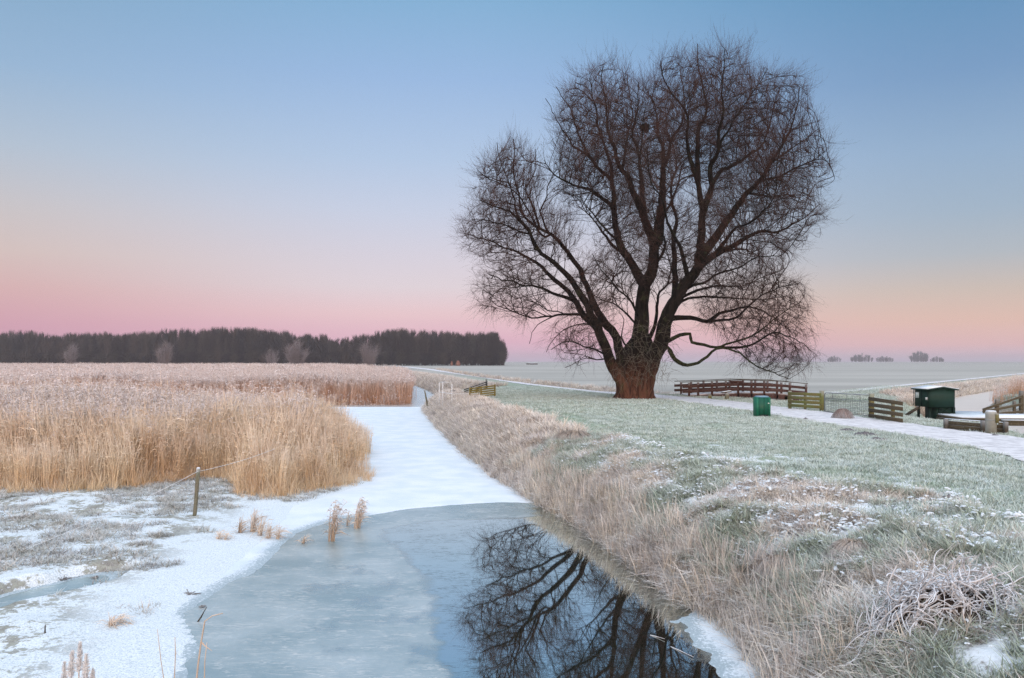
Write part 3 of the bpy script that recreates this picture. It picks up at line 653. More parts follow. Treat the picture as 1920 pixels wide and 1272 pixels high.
# --- right bank: long dead grass hanging towards the water
def bankfield(n, y0, y1, far=False):
    y = R_.uniform(y0, y1, n); x = rb(y)+R_.uniform(-.12, 5.6, n)
    return np.stack([x, y], 1)
def BARE(x, y): return ss(bare_raw(x, y), BT-.005, BT+.01)*ss(x-rb(y), .7, 1.5)
def crest_of(y): return np.interp(y, [6, 10, 13.9, 17.9, 22, 30, 45, 60, 90], [2.2, 3.0, 3.9, 2.4, 2.4, 2.7, 2.6, 2.2, 2.2])
XY = bankfield(46000, 5.5, 26); s = XY[:, 0]-rb(XY[:, 1]); cr = crest_of(XY[:, 1]); edge = s+1.2*(fbm(XY[:, 0], XY[:, 1], .55, 3)-.5)
n2 = fbm(XY[:, 0]+40, XY[:, 1], .9, 3); n3 = fbm(XY[:, 0], XY[:, 1]+80, 1.4, 2)
base_k = inview(XY) & (edge < cr+.6)
bare = (BARE(XY[:, 0], XY[:, 1]) > .5) & (R_.rand(len(XY)) > .045)
TD = [grass_tuft(22, .14, .19, .0105, 1.3, M_BANKG, curl=1.0, flat=.6) for i in range(7)]+[grass_tuft(11, .10, .27, .009, .55, M_BANKG, curl=.9) for i in range(3)]
M_FROSTG = blade_mat('white_frosted_grass', [TAN, STRAW, OLIVE], .45, .45, .7, snowc=(.88, .88, .90))
TD += [grass_tuft(22, .14, .17, .011, 1.4, M_FROSTG, curl=1.0, flat=.7) for i in range(5)]
def snow_clod(seed):
    R = np.random.RandomState(seed); nn = 12; V = [(0, 0, .020)]; ph = R.uniform(0, 6, 3)
    for j, (rr, hh) in enumerate(((.45, .018), (.8, .010), (1.0, -.02))):
        for k in range(nn):
            q = 2*math.pi*k/nn; r = .085*rr*(1+.35*math.sin(2*q+ph[0])+.2*math.sin(3*q+ph[1])+.15*R.randn()); V.append((r*math.cos(q), r*math.sin(q), hh+.004*R.randn()))
    T3 = [[0, 1+k, 1+(k+1) % nn] for k in range(nn)]; Q4 = [[1+j*nn+k, 1+(j+1)*nn+k, 1+(j+1)*nn+(k+1) % nn, 1+j*nn+(k+1) % nn] for j in range(2) for k in range(nn)]
    return mesh('snow_clod', V, [np.array(T3), np.array(Q4)], M_SNOW, smooth=True)
fx_ = fbm(XY[:, 0]+9, XY[:, 1]+31, 1.6, 4); kf = inview(XY) & (s > .7) & (edge < cr+1.0) & (R_.rand(len(XY)) < .05+.38*ss(fx_, .46, .56)); XF = XY[kf]
P_ = np.concatenate([XF, (height(XF[:, 0], XF[:, 1])+R_.uniform(.03, .13, len(XF)))[:, None]], 1)
scatter('snow_flecks', [snow_clod(i) for i in range(8)], P_, R_.uniform(0, 6.3, len(P_)), R_.uniform(.10, .50, len(P_))*(1-.35*ss(10-P_[:, 1], 0, 3)), R_.randint(0, 8, len(P_)), 'thin snow lying in flecks on the matted bank grass', tilt=R_.normal(0, .22, (len(P_), 2)))
TG = [grass_tuft(24, .13, .19, .012, .9, M_GREENT, curl=.9, flat=.3) for i in range(5)]
k = base_k & ~bare & ((n2 < .54) | (s < .6)); 
near_mask = (XY[:, 1] < 13) & (R_.rand(len(XY)) < .25)
kk = k & ~near_mask
place('bank_grass', TD, XY[kk], R_.uniform(.6, 1.25, kk.sum())*(1-.25*ss(s[kk], 1, 3)), 'long frosted dead grass on the right bank', tilt=.25)
kg = base_k & ~bare & (n2 > .48-.05*ss(13-XY[:, 1], 0, 3)) & (s > .35) & (R_.rand(len(XY)) < .7)
place('bank_grass', TG, XY[kg], R_.uniform(.6, 1.2, kg.sum()), 'green frosted grass among the dead grass of the bank', tilt=.2)
# upright sedge stalks along the water edge
XY = bankfield(16000, 8.5, 50); s = XY[:, 0]-rb(XY[:, 1]); k = (s < .75) & inview(XY); XY = XY[k]
TS = [grass_tuft(14, .16, .50, .012, .30, M_BANKG, curl=1.0) for i in range(5)]
place('bank_sedge', TS, XY, R_.uniform(.55, 1.1, len(XY)), 'upright pale sedge along the water line', zoff=.0, tilt=.12)
XY = bankfield(22000, 26, 66); s = XY[:, 0]-rb(XY[:, 1]); cr = crest_of(XY[:, 1]); edge = s+1.0*(fbm(XY[:, 0], XY[:, 1], .5, 3)-.5); k = (edge < cr+.2) & inview(XY); XY = XY[k]
TB = [grass_tuft(24, .24, .36, .024, .9, M_BANKG, curl=.9, flat=.4) for i in range(5)]
place('bank_grass', TB, XY, R_.uniform(.6, 1.15, len(XY)), 'frosted dead grass on the far part of the right bank', tilt=.2)
# bank beyond the inlet and dead grass strip along the side ditch
y = R_.uniform(78, 300, 9000)**1.0; x = rb(y)+R_.uniform(-.1, 3.2, 9000); XYa = np.stack([x, y], 1)
SP = SIDE[:6]; seg = R_.rand(7000); a_ = np.interp(seg, np.linspace(0, 1, 6), SP[:, 0]); b_ = np.interp(seg, np.linspace(0, 1, 6), SP[:, 1])
XYb = np.stack([a_, b_], 1)+np.stack([R_.uniform(-2.0, 2.3, 7000), R_.uniform(-.8, .8, 7000)], 1)
dx, _ = pdist(XYb[:, 0], XYb[:, 1], PATH); XYb = XYb[(dx > 2.6) & (XYb[:, 1] > 57)]
tt_ = R_.rand(6000)**1.3; cx_ = np.interp(tt_, np.linspace(0, 1, len(CAN_C)-1), CAN_C[:-1, 0]); cy_ = np.interp(tt_, np.linspace(0, 1, len(CAN_C)-1), CAN_C[:-1, 1])
of_ = R_.uniform(2.4, 3.6, 6000); XYc = np.stack([cx_-CAN_N[0]*of_, cy_-CAN_N[1]*of_], 1); XYc = XYc[XYc[:, 1] > 45]
XY = np.concatenate([XYa, XYb, XYc]); XY = XY[inview(XY)]
TB2 = [grass_tuft(34, .5, .55, .035, .6, M_BANKG, curl=.7, flat=.3) for i in range(4)]
place('ditch_side_grass', TB2, XY, R_.uniform(.6, 1.1, len(XY)), 'strips of dead grass along the far ditches', tilt=.1)

# --- lawn
def lawn_pts(n, x0, x1, y0, y1):
    XY = spread(n, x0, x1, y0, y1); s = XY[:, 0]-rb(XY[:, 1]); cr = crest_of(XY[:, 1])
    dp, _ = pdist(XY[:, 0], XY[:, 1], PATH); dsd, _ = pdist(XY[:, 0], XY[:, 1], SIDE); dc, _ = pdist(XY[:, 0], XY[:, 1], CAN_C)
    return XY[(s+1.0*(fbm(XY[:, 0], XY[:, 1], .5, 3)-.5) > cr-.2) & (dp > 1.45) & (dsd > 1.7) & (dc > 3.2) & inview(XY)]
TL = [grass_tuft(32, .22, .085, .015, .8, M_LAWN, curl=.6) for i in range(6)]
XY = lawn_pts(26000, 3, 22, 10, 34); n3 = fbm(XY[:, 0], XY[:, 1]+30, .8, 3); XY = XY[(n3 < .63)|(R_.rand(len(n3))<.3)]
place('lawn_grass', TL, XY, R_.uniform(.7, 1.35, len(XY)), 'short frosted green grass of the verge', tilt=.05)
TL2 = [grass_tuft(36, .42, .10, .028, .7, M_LAWN, curl=.6) for i in range(5)]
XY = lawn_pts(26000, -4, 42, 34, 75); XY = XY[~beyond(XY[:, 0], XY[:, 1])]
place('lawn_grass', TL2, XY, R_.uniform(.7, 1.25, len(XY)), 'short frosted grass round the willow and beyond the path', tilt=.05)

# --- left marsh
XY = spread(9000, -17, -4.6, 11.5, 25); q = lb(XY[:, 1])-XY[:, 0]; n2 = fbm(XY[:, 0], XY[:, 1], 1.1, 3)
el_ = ss(q, .7, 2.6)*ss(XY[:, 1]-(-XY[:, 0]-5)*0-12.3, 0, 3.5)
pu = PUD(XY[:, 0], XY[:, 1])
k = (q > .5) & inview(XY) & (n2+.22*el_ > .67) & (reed_edge_in(XY[:, 0], XY[:, 1]) < .3) & (pu > 1.2)
k |= (reed_edge_in(XY[:, 0], XY[:, 1]) > -1.0) & (reed_edge_in(XY[:, 0], XY[:, 1]) < .3) & (n2 > .42) & (q > .3)
XY = XY[k]
TM = [grass_tuft(22, .14, .15, .013, 1.1, M_MARSH, curl=.8, flat=.4) for i in range(6)]
place('marsh_grass', TM, XY, R_.uniform(.5, 1.2, len(XY)), 'flattened frosted marsh grass in the snow', tilt=.15)

# ------------------------------------------------------------------ the big willow
TD0 = 49.0; BASE = atg(1190, 748)
px2m = TD0/F
LIMBS = [  # (points in photo px, start and end half width in px, depth offset at the end in m, radius power)
 ('L1', [(1180,758),(1172,735),(1163,712),(1150,690),(1136,655),(1120,613),(1108,592),(1101,573),(1089,552),(1078,536),(1066,519),(1049,503),(1033,488),(1016,477),(1004,460),(995,441),(986,427),(973,413),(956,398),(939,391),(915,383),(900,375)], 15.5, 1.5, -2),
 ('a', [(1124,622),(1112,606),(1096,595),(1082,571),(1066,547),(1049,533),(1030,517),(1016,500),(997,488),(981,479),(964,470),(945,465),(917,451),(889,444),(870,436)], 9.5, 1.2, 2.5),
 ('b', [(1090,582),(1075,564),(1056,557),(1035,550),(1016,540),(997,536),(976,536),(964,528),(941,524),(917,514)], 5, 1.2, -4.5),
 ('c', [(1098,593),(1089,590),(1059,590),(1035,592),(1016,594),(997,597),(974,590),(950,580),(931,573),(917,561)], 3.6, 1, 4.5),
 ('c2', [(1060,590),(1045,584),(1026,583),(1011,571),(993,564),(975,560)], 2, .8, 6),
 ('c3', [(1040,592),(1026,599),(1009,609),(997,625),(993,645)], 2, .6, 5.5),
 ('d3', [(1007,468),(999,453),(992,432),(975,413),(967,394),(965,376),(956,353),(950,332),(941,311),(935,289),(931,268)], 4.5, 1, .5),
 ('L2', [(1178,705),(1167,683),(1158,643),(1153,626),(1133,604),(1113,570),(1106,552),(1096,526),(1087,507),(1075,488),(1063,472),(1049,453),(1033,439),(1014,429),(1003,425),(992,415),(977,396),(973,366),(965,338),(963,315),(965,283),(963,262)], 13, 1.2, 2.5),
 ('e2', [(1030,438),(1022,425),(1018,410),(1013,397),(1020,380),(1026,368),(1026,350),(1035,335),(1040,310)], 3.2, .8, 4),
 ('e3', [(1012,428),(1005,405),(996,379),(985,355),(995,338),(1003,320),(1004,280)], 3.6, .8, 5.5),
 ('e4', [(1033,440),(1022,445),(1008,432),(998,410),(985,385),(965,360),(940,345),(915,335),(895,318)], 3.0, .8, -3.5),
 ('e5', [(996,440),(975,435),(955,425),(935,420),(910,412),(885,412)], 2.6, .8, -4.5),
 ('LL', [(1134,665),(1115,655),(1095,650),(1070,640),(1050,645),(1035,655)], 2.6, .8, -4),
 ('LL2', [(1120,615),(1095,607),(1070,613),(1050,625),(1035,640),(1025,660)], 2.6, .7, 3),
 ('LL3', [(1140,672),(1120,675),(1100,672),(1080,680),(1060,690)], 2, .6, 4),
 ('M1', [(1195,705),(1198,655),(1203,605),(1204,570),(1209,536),(1222,513),(1226,485),(1226,457),(1218,437),(1209,414),(1204,395),(1199,387),(1186,357),(1179,334),(1161,312),(1153,281),(1143,256),(1138,231),(1136,193),(1128,156),(1131,125)], 21.5, 1.2, -1),
 ('M2', [(1205,565),(1208,540),(1198,520),(1184,493),(1170,474),(1158,445),(1153,417),(1152,390),(1151,362),(1146,339),(1121,314),(1103,289),(1088,261),(1078,231),(1070,206),(1053,181),(1043,163)], 13, 1.1, 3),
 ('M2b', [(1147,342),(1146,314),(1138,286),(1128,261),(1121,236),(1118,206),(1111,181),(1106,145)], 5, 1, -2),
 ('M2c', [(1152,396),(1143,382),(1128,372),(1111,359),(1093,352),(1068,344),(1050,334),(1033,322),(1020,300)], 6, 1, -4),
 ('M2d', [(1114,306),(1100,290),(1075,274),(1060,250),(1043,226),(1033,201),(1023,185)], 3.4, .9, 6),
 ('M2e', [(1170,474),(1150,462),(1130,436),(1112,412),(1098,398),(1080,385)], 5, 1, 5),
 ('M2f', [(1160,452),(1145,440),(1130,425),(1110,400),(1088,372),(1070,362),(1055,360)], 3.4, .8, -6),
 ('M1b', [(1167,318),(1171,294),(1176,256),(1186,221),(1181,181),(1176,140)], 4, 1, 4),
 ('M1c', [(1210,418),(1206,390),(1204,357),(1199,306),(1194,276),(1186,246),(1196,200),(1196,155)], 8, 1, -4),
 ('M1n', [(1198,308),(1202,280),(1204,262),(1207,246),(1206,225),(1210,200)], 2.4, .8, -5),
 ('M3', [(1226,460),(1233,448),(1236,423),(1240,395),(1242,357),(1244,324),(1244,294),(1242,271),(1234,254),(1231,218),(1226,193),(1214,170)], 14, 1.1, 2.5),
 ('M3b', [(1246,310),(1254,289),(1259,261),(1274,241),(1284,206),(1282,176),(1274,125)], 5.5, 1, 4.5),
 ('M3c', [(1240,405),(1256,385),(1270,350),(1276,320),(1290,290),(1302,265)], 4, .9, 7),
 ('R', [(1202,758),(1207,735),(1215,700),(1226,670),(1240,640),(1249,598),(1263,570),(1283,536),(1306,507),(1311,479),(1315,451),(1316,414),(1318,394),(1313,367),(1308,341),(1297,309),(1289,274),(1289,247),(1286,210),(1265,183),(1245,150),(1238,115)], 21.5, 1.2, -2.5),
 ('R0', [(1262,575),(1266,540),(1264,485),(1263,442),(1269,414),(1262,385),(1258,350),(1268,310),(1262,275),(1250,240),(1248,200)], 8.5, 1, 5),
 ('R0b', [(1290,522),(1283,493),(1272,457),(1255,428),(1248,400),(1240,370),(1222,345),(1215,300)], 6, .9, -6.5),
 ('R2u', [(1309,340),(1308,310),(1308,287),(1310,247),(1321,220),(1324,194),(1316,154),(1308,113),(1308,82)], 7, 1, 1),
 ('R3u', [(1317,405),(1324,381),(1334,349),(1332,314),(1345,287),(1348,247),(1356,210),(1353,167),(1358,127),(1358,92)], 8, 1, -5),
 ('R4', [(1334,349),(1345,330),(1356,319),(1390,301),(1404,290),(1428,274),(1444,231),(1452,194),(1463,160)], 5.5, 1, 5.5),
 ('R4b', [(1345,287),(1352,265),(1364,247),(1380,220),(1401,188),(1423,159),(1439,130)], 3.6, 1, -3),
 ('R2', [(1309,492),(1315,480),(1329,462),(1349,434),(1372,402),(1389,378),(1401,362),(1423,341),(1444,309),(1465,274),(1481,247),(1487,226),(1497,188),(1500,163)], 12, 1.1, -1),
 ('R2b', [(1446,306),(1484,279),(1511,261),(1537,240)], 3.4, .9, 3.5),
 ('R2c', [(1425,340),(1445,335),(1463,331),(1497,314),(1524,301),(1551,303),(1564,330)], 3.4, .8, -3.5),
 ('R2d', [(1400,362),(1431,367),(1449,370),(1484,367),(1511,381)], 3.2, .8, 6),
 ('R3', [(1312,500),(1323,490),(1349,473),(1380,459),(1405,442),(1428,434),(1456,436),(1485,422),(1513,405),(1536,383)], 9, 1, 2),
 ('R3b', [(1340,477),(1360,452),(1380,427),(1405,419),(1428,400),(1451,371)], 5.5, 1, -5.5),
 ('R3c', [(1345,474),(1357,472),(1380,468),(1400,470),(1420,480),(1436,495)], 3.6, .9, 6),
 ('R5', [(1283,545),(1300,535),(1320,530),(1350,512),(1390,500),(1420,482),(1460,480)], 4, 1, -5),
 ('R5b', [(1275,560),(1300,548),(1340,537),(1390,537),(1430,520),(1470,505)], 4, 1, 5),
 ('R5c', [(1268,572),(1290,560),(1330,557),(1380,560),(1430,562),(1475,555)], 4, 1, 0),
 ('R4m', [(1245,600),(1272,596),(1306,598),(1326,603),(1349,588),(1377,581),(1405,575),(1434,586),(1456,600),(1480,620)], 7.5, 1, 2.5),
 ('R4n', [(1330,603),(1355,600),(1380,596),(1420,560),(1460,540),(1500,530)], 3.6, .9, -4),
 ('R6', [(1240,660),(1251,650),(1261,668),(1272,680),(1289,685),(1309,680),(1326,668),(1343,654),(1366,654),(1388,663),(1405,677),(1428,691),(1451,700),(1479,711)], 6.2, 1, -3),
 ('R7', [(1244,645),(1258,637),(1275,629),(1294,627),(1298,643),(1320,646),(1343,652),(1371,643),(1400,634),(1422,623),(1442,606),(1470,586),(1499,569)], 5.4, 1, -1.5),
 ('R8', [(1350,652),(1375,652),(1400,650),(1422,640),(1451,623),(1470,629),(1499,640),(1522,658)], 3.4, .8, -5.5),
 ('C1', [(1215,640),(1228,610),(1232,575),(1237,548),(1252,532),(1258,500),(1250,470),(1262,440)], 5.5, 1, 5),
 ('C2', [(1205,620),(1185,600),(1160,575),(1138,566),(1115,555),(1090,545)], 3.6, .8, 6),
 ('C3', [(1200,600),(1180,560),(1160,545),(1140,520),(1122,500),(1110,478)], 3.6, .8, -6),
 ('C4', [(1185,660),(1175,650),(1165,632),(1170,600),(1160,585)], 3.2, .8, 5),
 ('C5', [(1225,500),(1240,480),(1248,455),(1238,430),(1225,400),(1222,370)], 4.2, .9, -6),
]
nodes_p, nodes_r, nodes_par, nodes_l = [], [], [], []
pxs = []        # (px, py) of every limb node, to find attachment
limb_nodes = {}
for nm, pts, w0, w1, dyend in LIMBS:
    pts = np.array(pts, float)
    # catmull-rom
    Pp = np.concatenate([[2*pts[0]-pts[1]], pts, [2*pts[-1]-pts[-2]]]); out_ = []
    for i in range(1, len(Pp)-2):
        L_ = np.linalg.norm(Pp[i+1]-Pp[i]); n_s = max(1, int(round(L_*px2m/.33)))
        for t in np.arange(n_s)/n_s:
            a, b, c, d_ = Pp[i-1], Pp[i], Pp[i+1], Pp[i+2]
            out_.append(.5*((2*b)+(-a+c)*t+(2*a-5*b+4*c-d_)*t*t+(-a+3*b-3*c+d_)*t**3))
    out_.append(pts[-1]); out_ = np.array(out_); n = len(out_)
    if pxs and nm not in ('L1',):
        dd_ = np.hypot(*(np.array(pxs)-out_[0]).T); par = int(np.argmin(dd_-np.array(nodes_r)/px2m*.6)); dy0 = nodes_p[par][1]-TD0
        if nm in ('L2', 'M1', 'R'): par = -1; dy0 = {'L2': .5, 'M1': 0, 'R': -.1}[nm]
    else: par, dy0 = -1, -.2
    t = np.linspace(0, 1, n); dy = dy0+(dyend-dy0)*t**1.1+.25*np.sin(t*9+w0)*t
    hw = w1*.7+(w0-w1)*(1-t)**1.5*(.86 if w0 > 15 else .80)
    mine = []
    for i in range(n):
        dp_ = TD0+dy[i]; P3 = at(out_[i][0], out_[i][1], dp_)
        if i > 3: P3 = P3+R_.normal(0, .02, 3)
        nodes_p.append(P3); nodes_r.append(hw[i]*px2m); nodes_par.append(par if i == 0 else len(nodes_p)-2); nodes_l.append(nm); pxs.append(tuple(out_[i])); mine.append(len(nodes_p)-1)
    limb_nodes[nm] = mine
NL = len(nodes_p)
# lobes of the crown: centre px, py, depth offset, half sizes px, px, metres
LOBES = [(905,440,0,42,50,3,1.0),(925,540,0,40,50,3,.9),(958,380,0,84,112,4.2,1.0),(945,445,0,76,66,4,1.0),(975,545,0,82,72,4.5,.8),(1030,455,0,58,80,4,.6),(1125,245,0,98,122,5.5,1.2),(1190,320,0,105,150,6.5,.9),
 (1085,330,0,62,75,4.5,.8),(1325,225,0,100,128,6.5,1.2),(1420,250,0,95,120,6,1.1),(1475,325,0,78,100,5.5,1.1),(1450,420,0,85,62,5.5,1.0),(1400,350,0,95,115,6.5,.6),(1405,570,0,112,88,5.5,1.15),
 (1440,610,0,85,68,4.5,1.0),(1300,470,0,90,120,6,.35),(1180,480,0,90,110,5.5,.35),(1085,635,0,52,46,3.5,1.0),(1440,672,-1,80,30,4,1.3),(1110,560,0,75,55,5,.6),(1390,500,0,95,55,5,.8),(1255,190,0,60,80,5,.8)]
ATT = []
for cx, cyy, cdy, rx, rz_, rd, dens in LOBES:
    cyy += 10 if cyy < 300 else 0
    vol = rx*px2m*rz_*px2m*rd*4.19; n = int(vol*7.7*dens)
    rx = rx-17 if rx > 60 else rx; rz_ = rz_-16 if rz_ > 70 else rz_
    u = R_.normal(0, 1, (n, 3)); u /= np.linalg.norm(u, axis=1)[:, None]; u *= (R_.rand(n)**(1/2.6))[:, None]
    dd_ = TD0+cdy+u[:, 1]*rd; X_ = (cx+u[:, 0]*rx-960)/F*TD0; Z_ = CH-(cyy+u[:, 2]*rz_-HZ)/F*TD0
    ATT.append(np.stack([X_, dd_, Z_], 1))
ATT = np.concatenate(ATT); ATT = ATT[ATT[:, 2] > G+1.2]
STEP, KILL = .30, .36
HUB = np.array(atg(1195, 748))+np.array((0, 0, 3.0))
NP = [np.array(p) for p in nodes_p]; PAR = list(nodes_par); CH_ = [0]*NL
allow = np.array([r < .22 for r in nodes_r])
A = ATT.copy(); P0 = np.array(NP); ids = np.where(allow)[0]
def nearest(A, P, ids):
    bd = np.full(len(A), 1e9); bi = np.zeros(len(A), int)
    for s0 in range(0, len(ids), 200):
        q = ids[s0:s0+200]; D = ((A[:, None]-P[q][None])**2).sum(2); j = D.argmin(1); dm = D[np.arange(len(A)), j]
        m = dm < bd; bd[m] = dm[m]; bi[m] = q[j[m]]
    return bd, bi
BD, BI = nearest(A, P0, ids); m = BD > KILL**2; A, BD, BI = A[m], BD[m], BI[m]
for it in range(95):
    if len(A) < 30: break
    act = BD < 2.6**2
    if not act.any(): break
    u_, inv = np.unique(BI[act], return_inverse=True)
    Pn = np.array(NP); dv = A[act]-Pn[BI[act]]; dv /= np.linalg.norm(dv, axis=1)[:, None]
    S = np.zeros((len(u_), 3)); np.add.at(S, inv, dv)
    new = []
    for k_, nd in enumerate(u_):
        if CH_[nd] >= 4: continue
        v = S[k_]; v = v/(np.linalg.norm(v)+1e-6)
        pr = PAR[nd]; ine = (NP[nd]-NP[pr]) if pr >= 0 else np.array((0, 0, 1.)); ine = ine/(np.linalg.norm(ine)+1e-6)
        z = NP[nd][2]; trop = .18 if z > 8 else (-.02 if nd < 0 else .02)
        ow = NP[nd]-HUB; ow /= np.linalg.norm(ow)
        v = v+ine*.95*(1 if nd >= NL else .3)+ow*.45+np.array((0, 0, trop))+R_.normal(0, .12, 3); v /= np.linalg.norm(v)
        NP.append(NP[nd]+v*STEP); PAR.append(int(nd)); CH_[nd] += 1; CH_.append(0); new.append(len(NP)-1)
    if not new: break
    Pn = np.array(NP); bd, bi = nearest(A, Pn, np.array(new)); m = bd < BD; BD = np.where(m, bd, BD); BI = np.where(m, bi, BI)
    full = np.array([CH_[i] >= 4 for i in BI]); keep = (BD > KILL**2) & ~full
    A, BD, BI = A[keep], BD[keep], BI[keep]
NPA = np.array(NP); NN = len(NPA); PARr = np.array(PAR)
print('willow nodes', NN, 'attractors left', len(A))
RAD = np.zeros(NN); e_ = 2.15; acc = np.zeros(NN); tip_r = .0068
for i in range(NN-1, -1, -1):
    r = max(acc[i], tip_r**e_)**(1/e_)
    if i < NL: r = max(nodes_r[i], .02)
    RAD[i] = r
    if PARr[i] >= 0 and i >= NL: acc[PARr[i]] += r**e_
kids = [[] for _ in range(NN)]
for i in range(NN):
    if PARr[i] >= 0: kids[PARr[i]].append(i)
tree = empty('willow_tree', BASE); tag(tree, 'huge bare willow with reddish trunk base and wide leafless crown on the verge', 'tree')
ORG = np.array(BASE)
# trunk: base bole with ridges and root flare, then the traced limbs
tb = MB()
zb = np.array([-.35, 0, .25, .6, 1.0, 1.5, 2.0, 2.6, 3.3, 4.0]); rx_ = np.array([1.34, 1.18, 1.09, 1.07, 1.08, 1.14, 1.20, 1.10, .80, .45]); xo = np.array([0, 0, 0, .02, .0, -.02, 0.05, .15, .3, .45]); SD = 72
V = []
zf_ = np.linspace(0, 9, 40); zz = np.interp(zf_, range(10), zb); rr = np.interp(zf_, range(10), rx_); xx = np.interp(zf_, range(10), xo)
for i in range(40):
    for k_ in range(SD):
        q = 2*math.pi*k_/SD
        rid = abs(mnoise.noise(Vector((math.cos(q)*2.6, math.sin(q)*2.6, zz[i]*.35))))*.28+abs(mnoise.noise(Vector((math.cos(q)*6, math.sin(q)*6, zz[i]*.7+9))))*.11
        fl = max(0, 1-zz[i]/.9)*.22*(math.sin(q*7+1)*.5+.5)
        r = rr[i]*(.93+rid+fl*.9); V.append((xx[i]+r*math.cos(q), r*math.sin(q)*.92, zz[i]))
tb.add(V, [[i*SD+k_, i*SD+(k_+1) % SD, (i+1)*SD+(k_+1) % SD, (i+1)*SD+k_] for i in range(39) for k_ in range(SD)]+[list(range(39*SD, 40*SD))])
moss = MB()
for nm, mine in limb_nodes.items():
    pts = NPA[mine]-ORG; rd = RAD[mine].copy(); par = PARr[mine[0]]
    if par >= 0: pts = np.concatenate([[NPA[par]-ORG], pts]); rd = np.concatenate([[rd[0]], rd])
    rd = rd*(1+.10*np.array([mnoise.noise(Vector(p*1.3)) for p in pts]))
    (moss if nm in ('R6', 'R7') else tb).tube(pts, rd, 12 if rd[0] > .2 else 8 if rd[0] > .1 else 6)
tb.build('trunk', M_BARK, tree, smooth=True)
o = moss.build('limb', M_MOSS, tree, smooth=True); o['label'] = 'mossy low limbs drooping to the right'
# grown branches as chains
fm = MB(); sidesV, sidesQ, off = [], [], 0
E = np.array([i for i in range(NL, NN)]); P_a = NPA[PARr[E]]; P_b = NPA[E]; ra = np.minimum(RAD[PARr[E]], RAD[E]*1.35+.002); rb_ = RAD[E]
V1, Q1 = batch_tubes(np.stack([P_a, P_b+(P_b-P_a)*.08], 1)-ORG, np.stack([ra, rb_], 1), 4)
brn = mesh('branches', V1, [Q1], M_BRANCH, smooth=True); cr_ = link('branches', brn, tree)
# twigs
def twigs(idx, per, Lm, r0, spreadv, sides=3, seed=3, S=None, D=None):
    """slender shoots; S, D give start points and directions, otherwise they start along the grown branches"""
    R = np.random.RandomState(seed)
    if S is None:
        ii = np.repeat(idx, per); m = len(ii); back = R.rand(m)*1.6
        dirp = NPA[ii]-NPA[PARr[ii]]; dirp /= np.linalg.norm(dirp, axis=1)[:, None]+1e-9
        st_ = NPA[ii]-(NPA[ii]-NPA[PARr[ii]])*np.minimum(back, 1)[:, None]
    else: st_, dirp = S, D; m = len(S)
    d0 = dirp*.85+R.normal(0, spreadv, (m, 3))
    z = st_[:, 2]; px_ = st_[:, 0]/st_[:, 1]*F+960; top = ss(z, 7, 12)
    d0[:, 2] += .30*top+.02; d0 /= np.linalg.norm(d0, axis=1)[:, None]
    L = Lm*(.25+R.gamma(2.2, .33, m)).clip(.2, 1.3); t = np.array([0, .3, .65, 1.0])
    wob = R.normal(0, .045, (m, 4, 3)); wob[:, 0] = 0; wob = np.cumsum(wob, 1)*.6
    outw = ss(np.abs(px_-1195), 230, 340)
    dr = ((.34*top-.16*(1-top)-.25*outw)*R.uniform(.2, 1.5, m))[:, None]*(t**2)[None]
    P = st_[:, None]+(d0[:, None]*t[None, :, None]+wob)*L[:, None, None]; P[..., 2] += dr*L[:, None]
    P[..., 2] = np.maximum(P[..., 2], G+.15)
    Rr = np.full((m, 4), r0)*np.array([1, .8, .55, .28])*R.uniform(.75, 1.2, (m, 1))
    V, Q = batch_tubes(P-ORG, Rr, sides); return V, Q, P
nk = np.array([len(k_) for k_ in kids])
tips = np.array([i for i in range(NL, NN) if RAD[i] < .020]); ends = tips[nk[tips] == 0]
V1, Q1, P1 = twigs(tips[::2], 2, .95, .0050, .30); V2, Q2, P2 = twigs(ends, 2, 1.1, .0054, .25, seed=5)
PP = np.concatenate([P1, P2]); R = np.random.RandomState(8); jj = R.randint(0, len(PP), int(len(PP)*1.5)); kk_ = R.randint(1, 3, len(jj)); uu = R.rand(len(jj))[:, None]
a_, b_ = PP[jj, kk_], PP[jj, kk_+1]; V3_, Q3, _ = twigs(None, 0, .50, .0038, .42, seed=9, S=a_*(1-uu)+b_*uu, D=(b_-a_)/(np.linalg.norm(b_-a_, axis=1)[:, None]+1e-9))
print('tips', len(tips), 'ends', len(ends), 'twigs', len(PP), len(jj))
tw = mesh('twigs', np.concatenate([V1, V2, V3_]), [np.concatenate([Q1, Q2+len(V1), Q3+len(V1)+len(V2)])], M_TWIG); link('twigs', tw, tree)
# water sprouts round the top of the bole
R = np.random.RandomState(11); m = 260; ss_x = R.uniform(1150, 1262, m); ss_y = R.uniform(600, 715, m)
S0 = np.array([at(a, b, TD0-1.0+R.uniform(-.2, .4)) for a, b in zip(ss_x, ss_y)]); D0 = np.stack([R.normal(0, .6, m), -np.abs(R.normal(.6, .3, m)), R.normal(.1, .5, m)], 1)
t = np.linspace(0, 1, 5); P = S0[:, None]+D0[:, None]*t[None, :, None]*R.uniform(.5, 1.3, m)[:, None, None]; P[..., 2] -= .55*t**2; P[:, 1:] += np.cumsum(R.normal(0, .05, (m, 4, 3)), 1)
V1, Q1 = batch_tubes(P-ORG, np.full((m, 5), .010)*np.linspace(1, .4, 5), 3)
o = link('sprouts', mesh('sprouts', V1, [Q1], twig_mat('grey_sprouts', (.13,.11,.085), (.18,.16,.13))), tree)
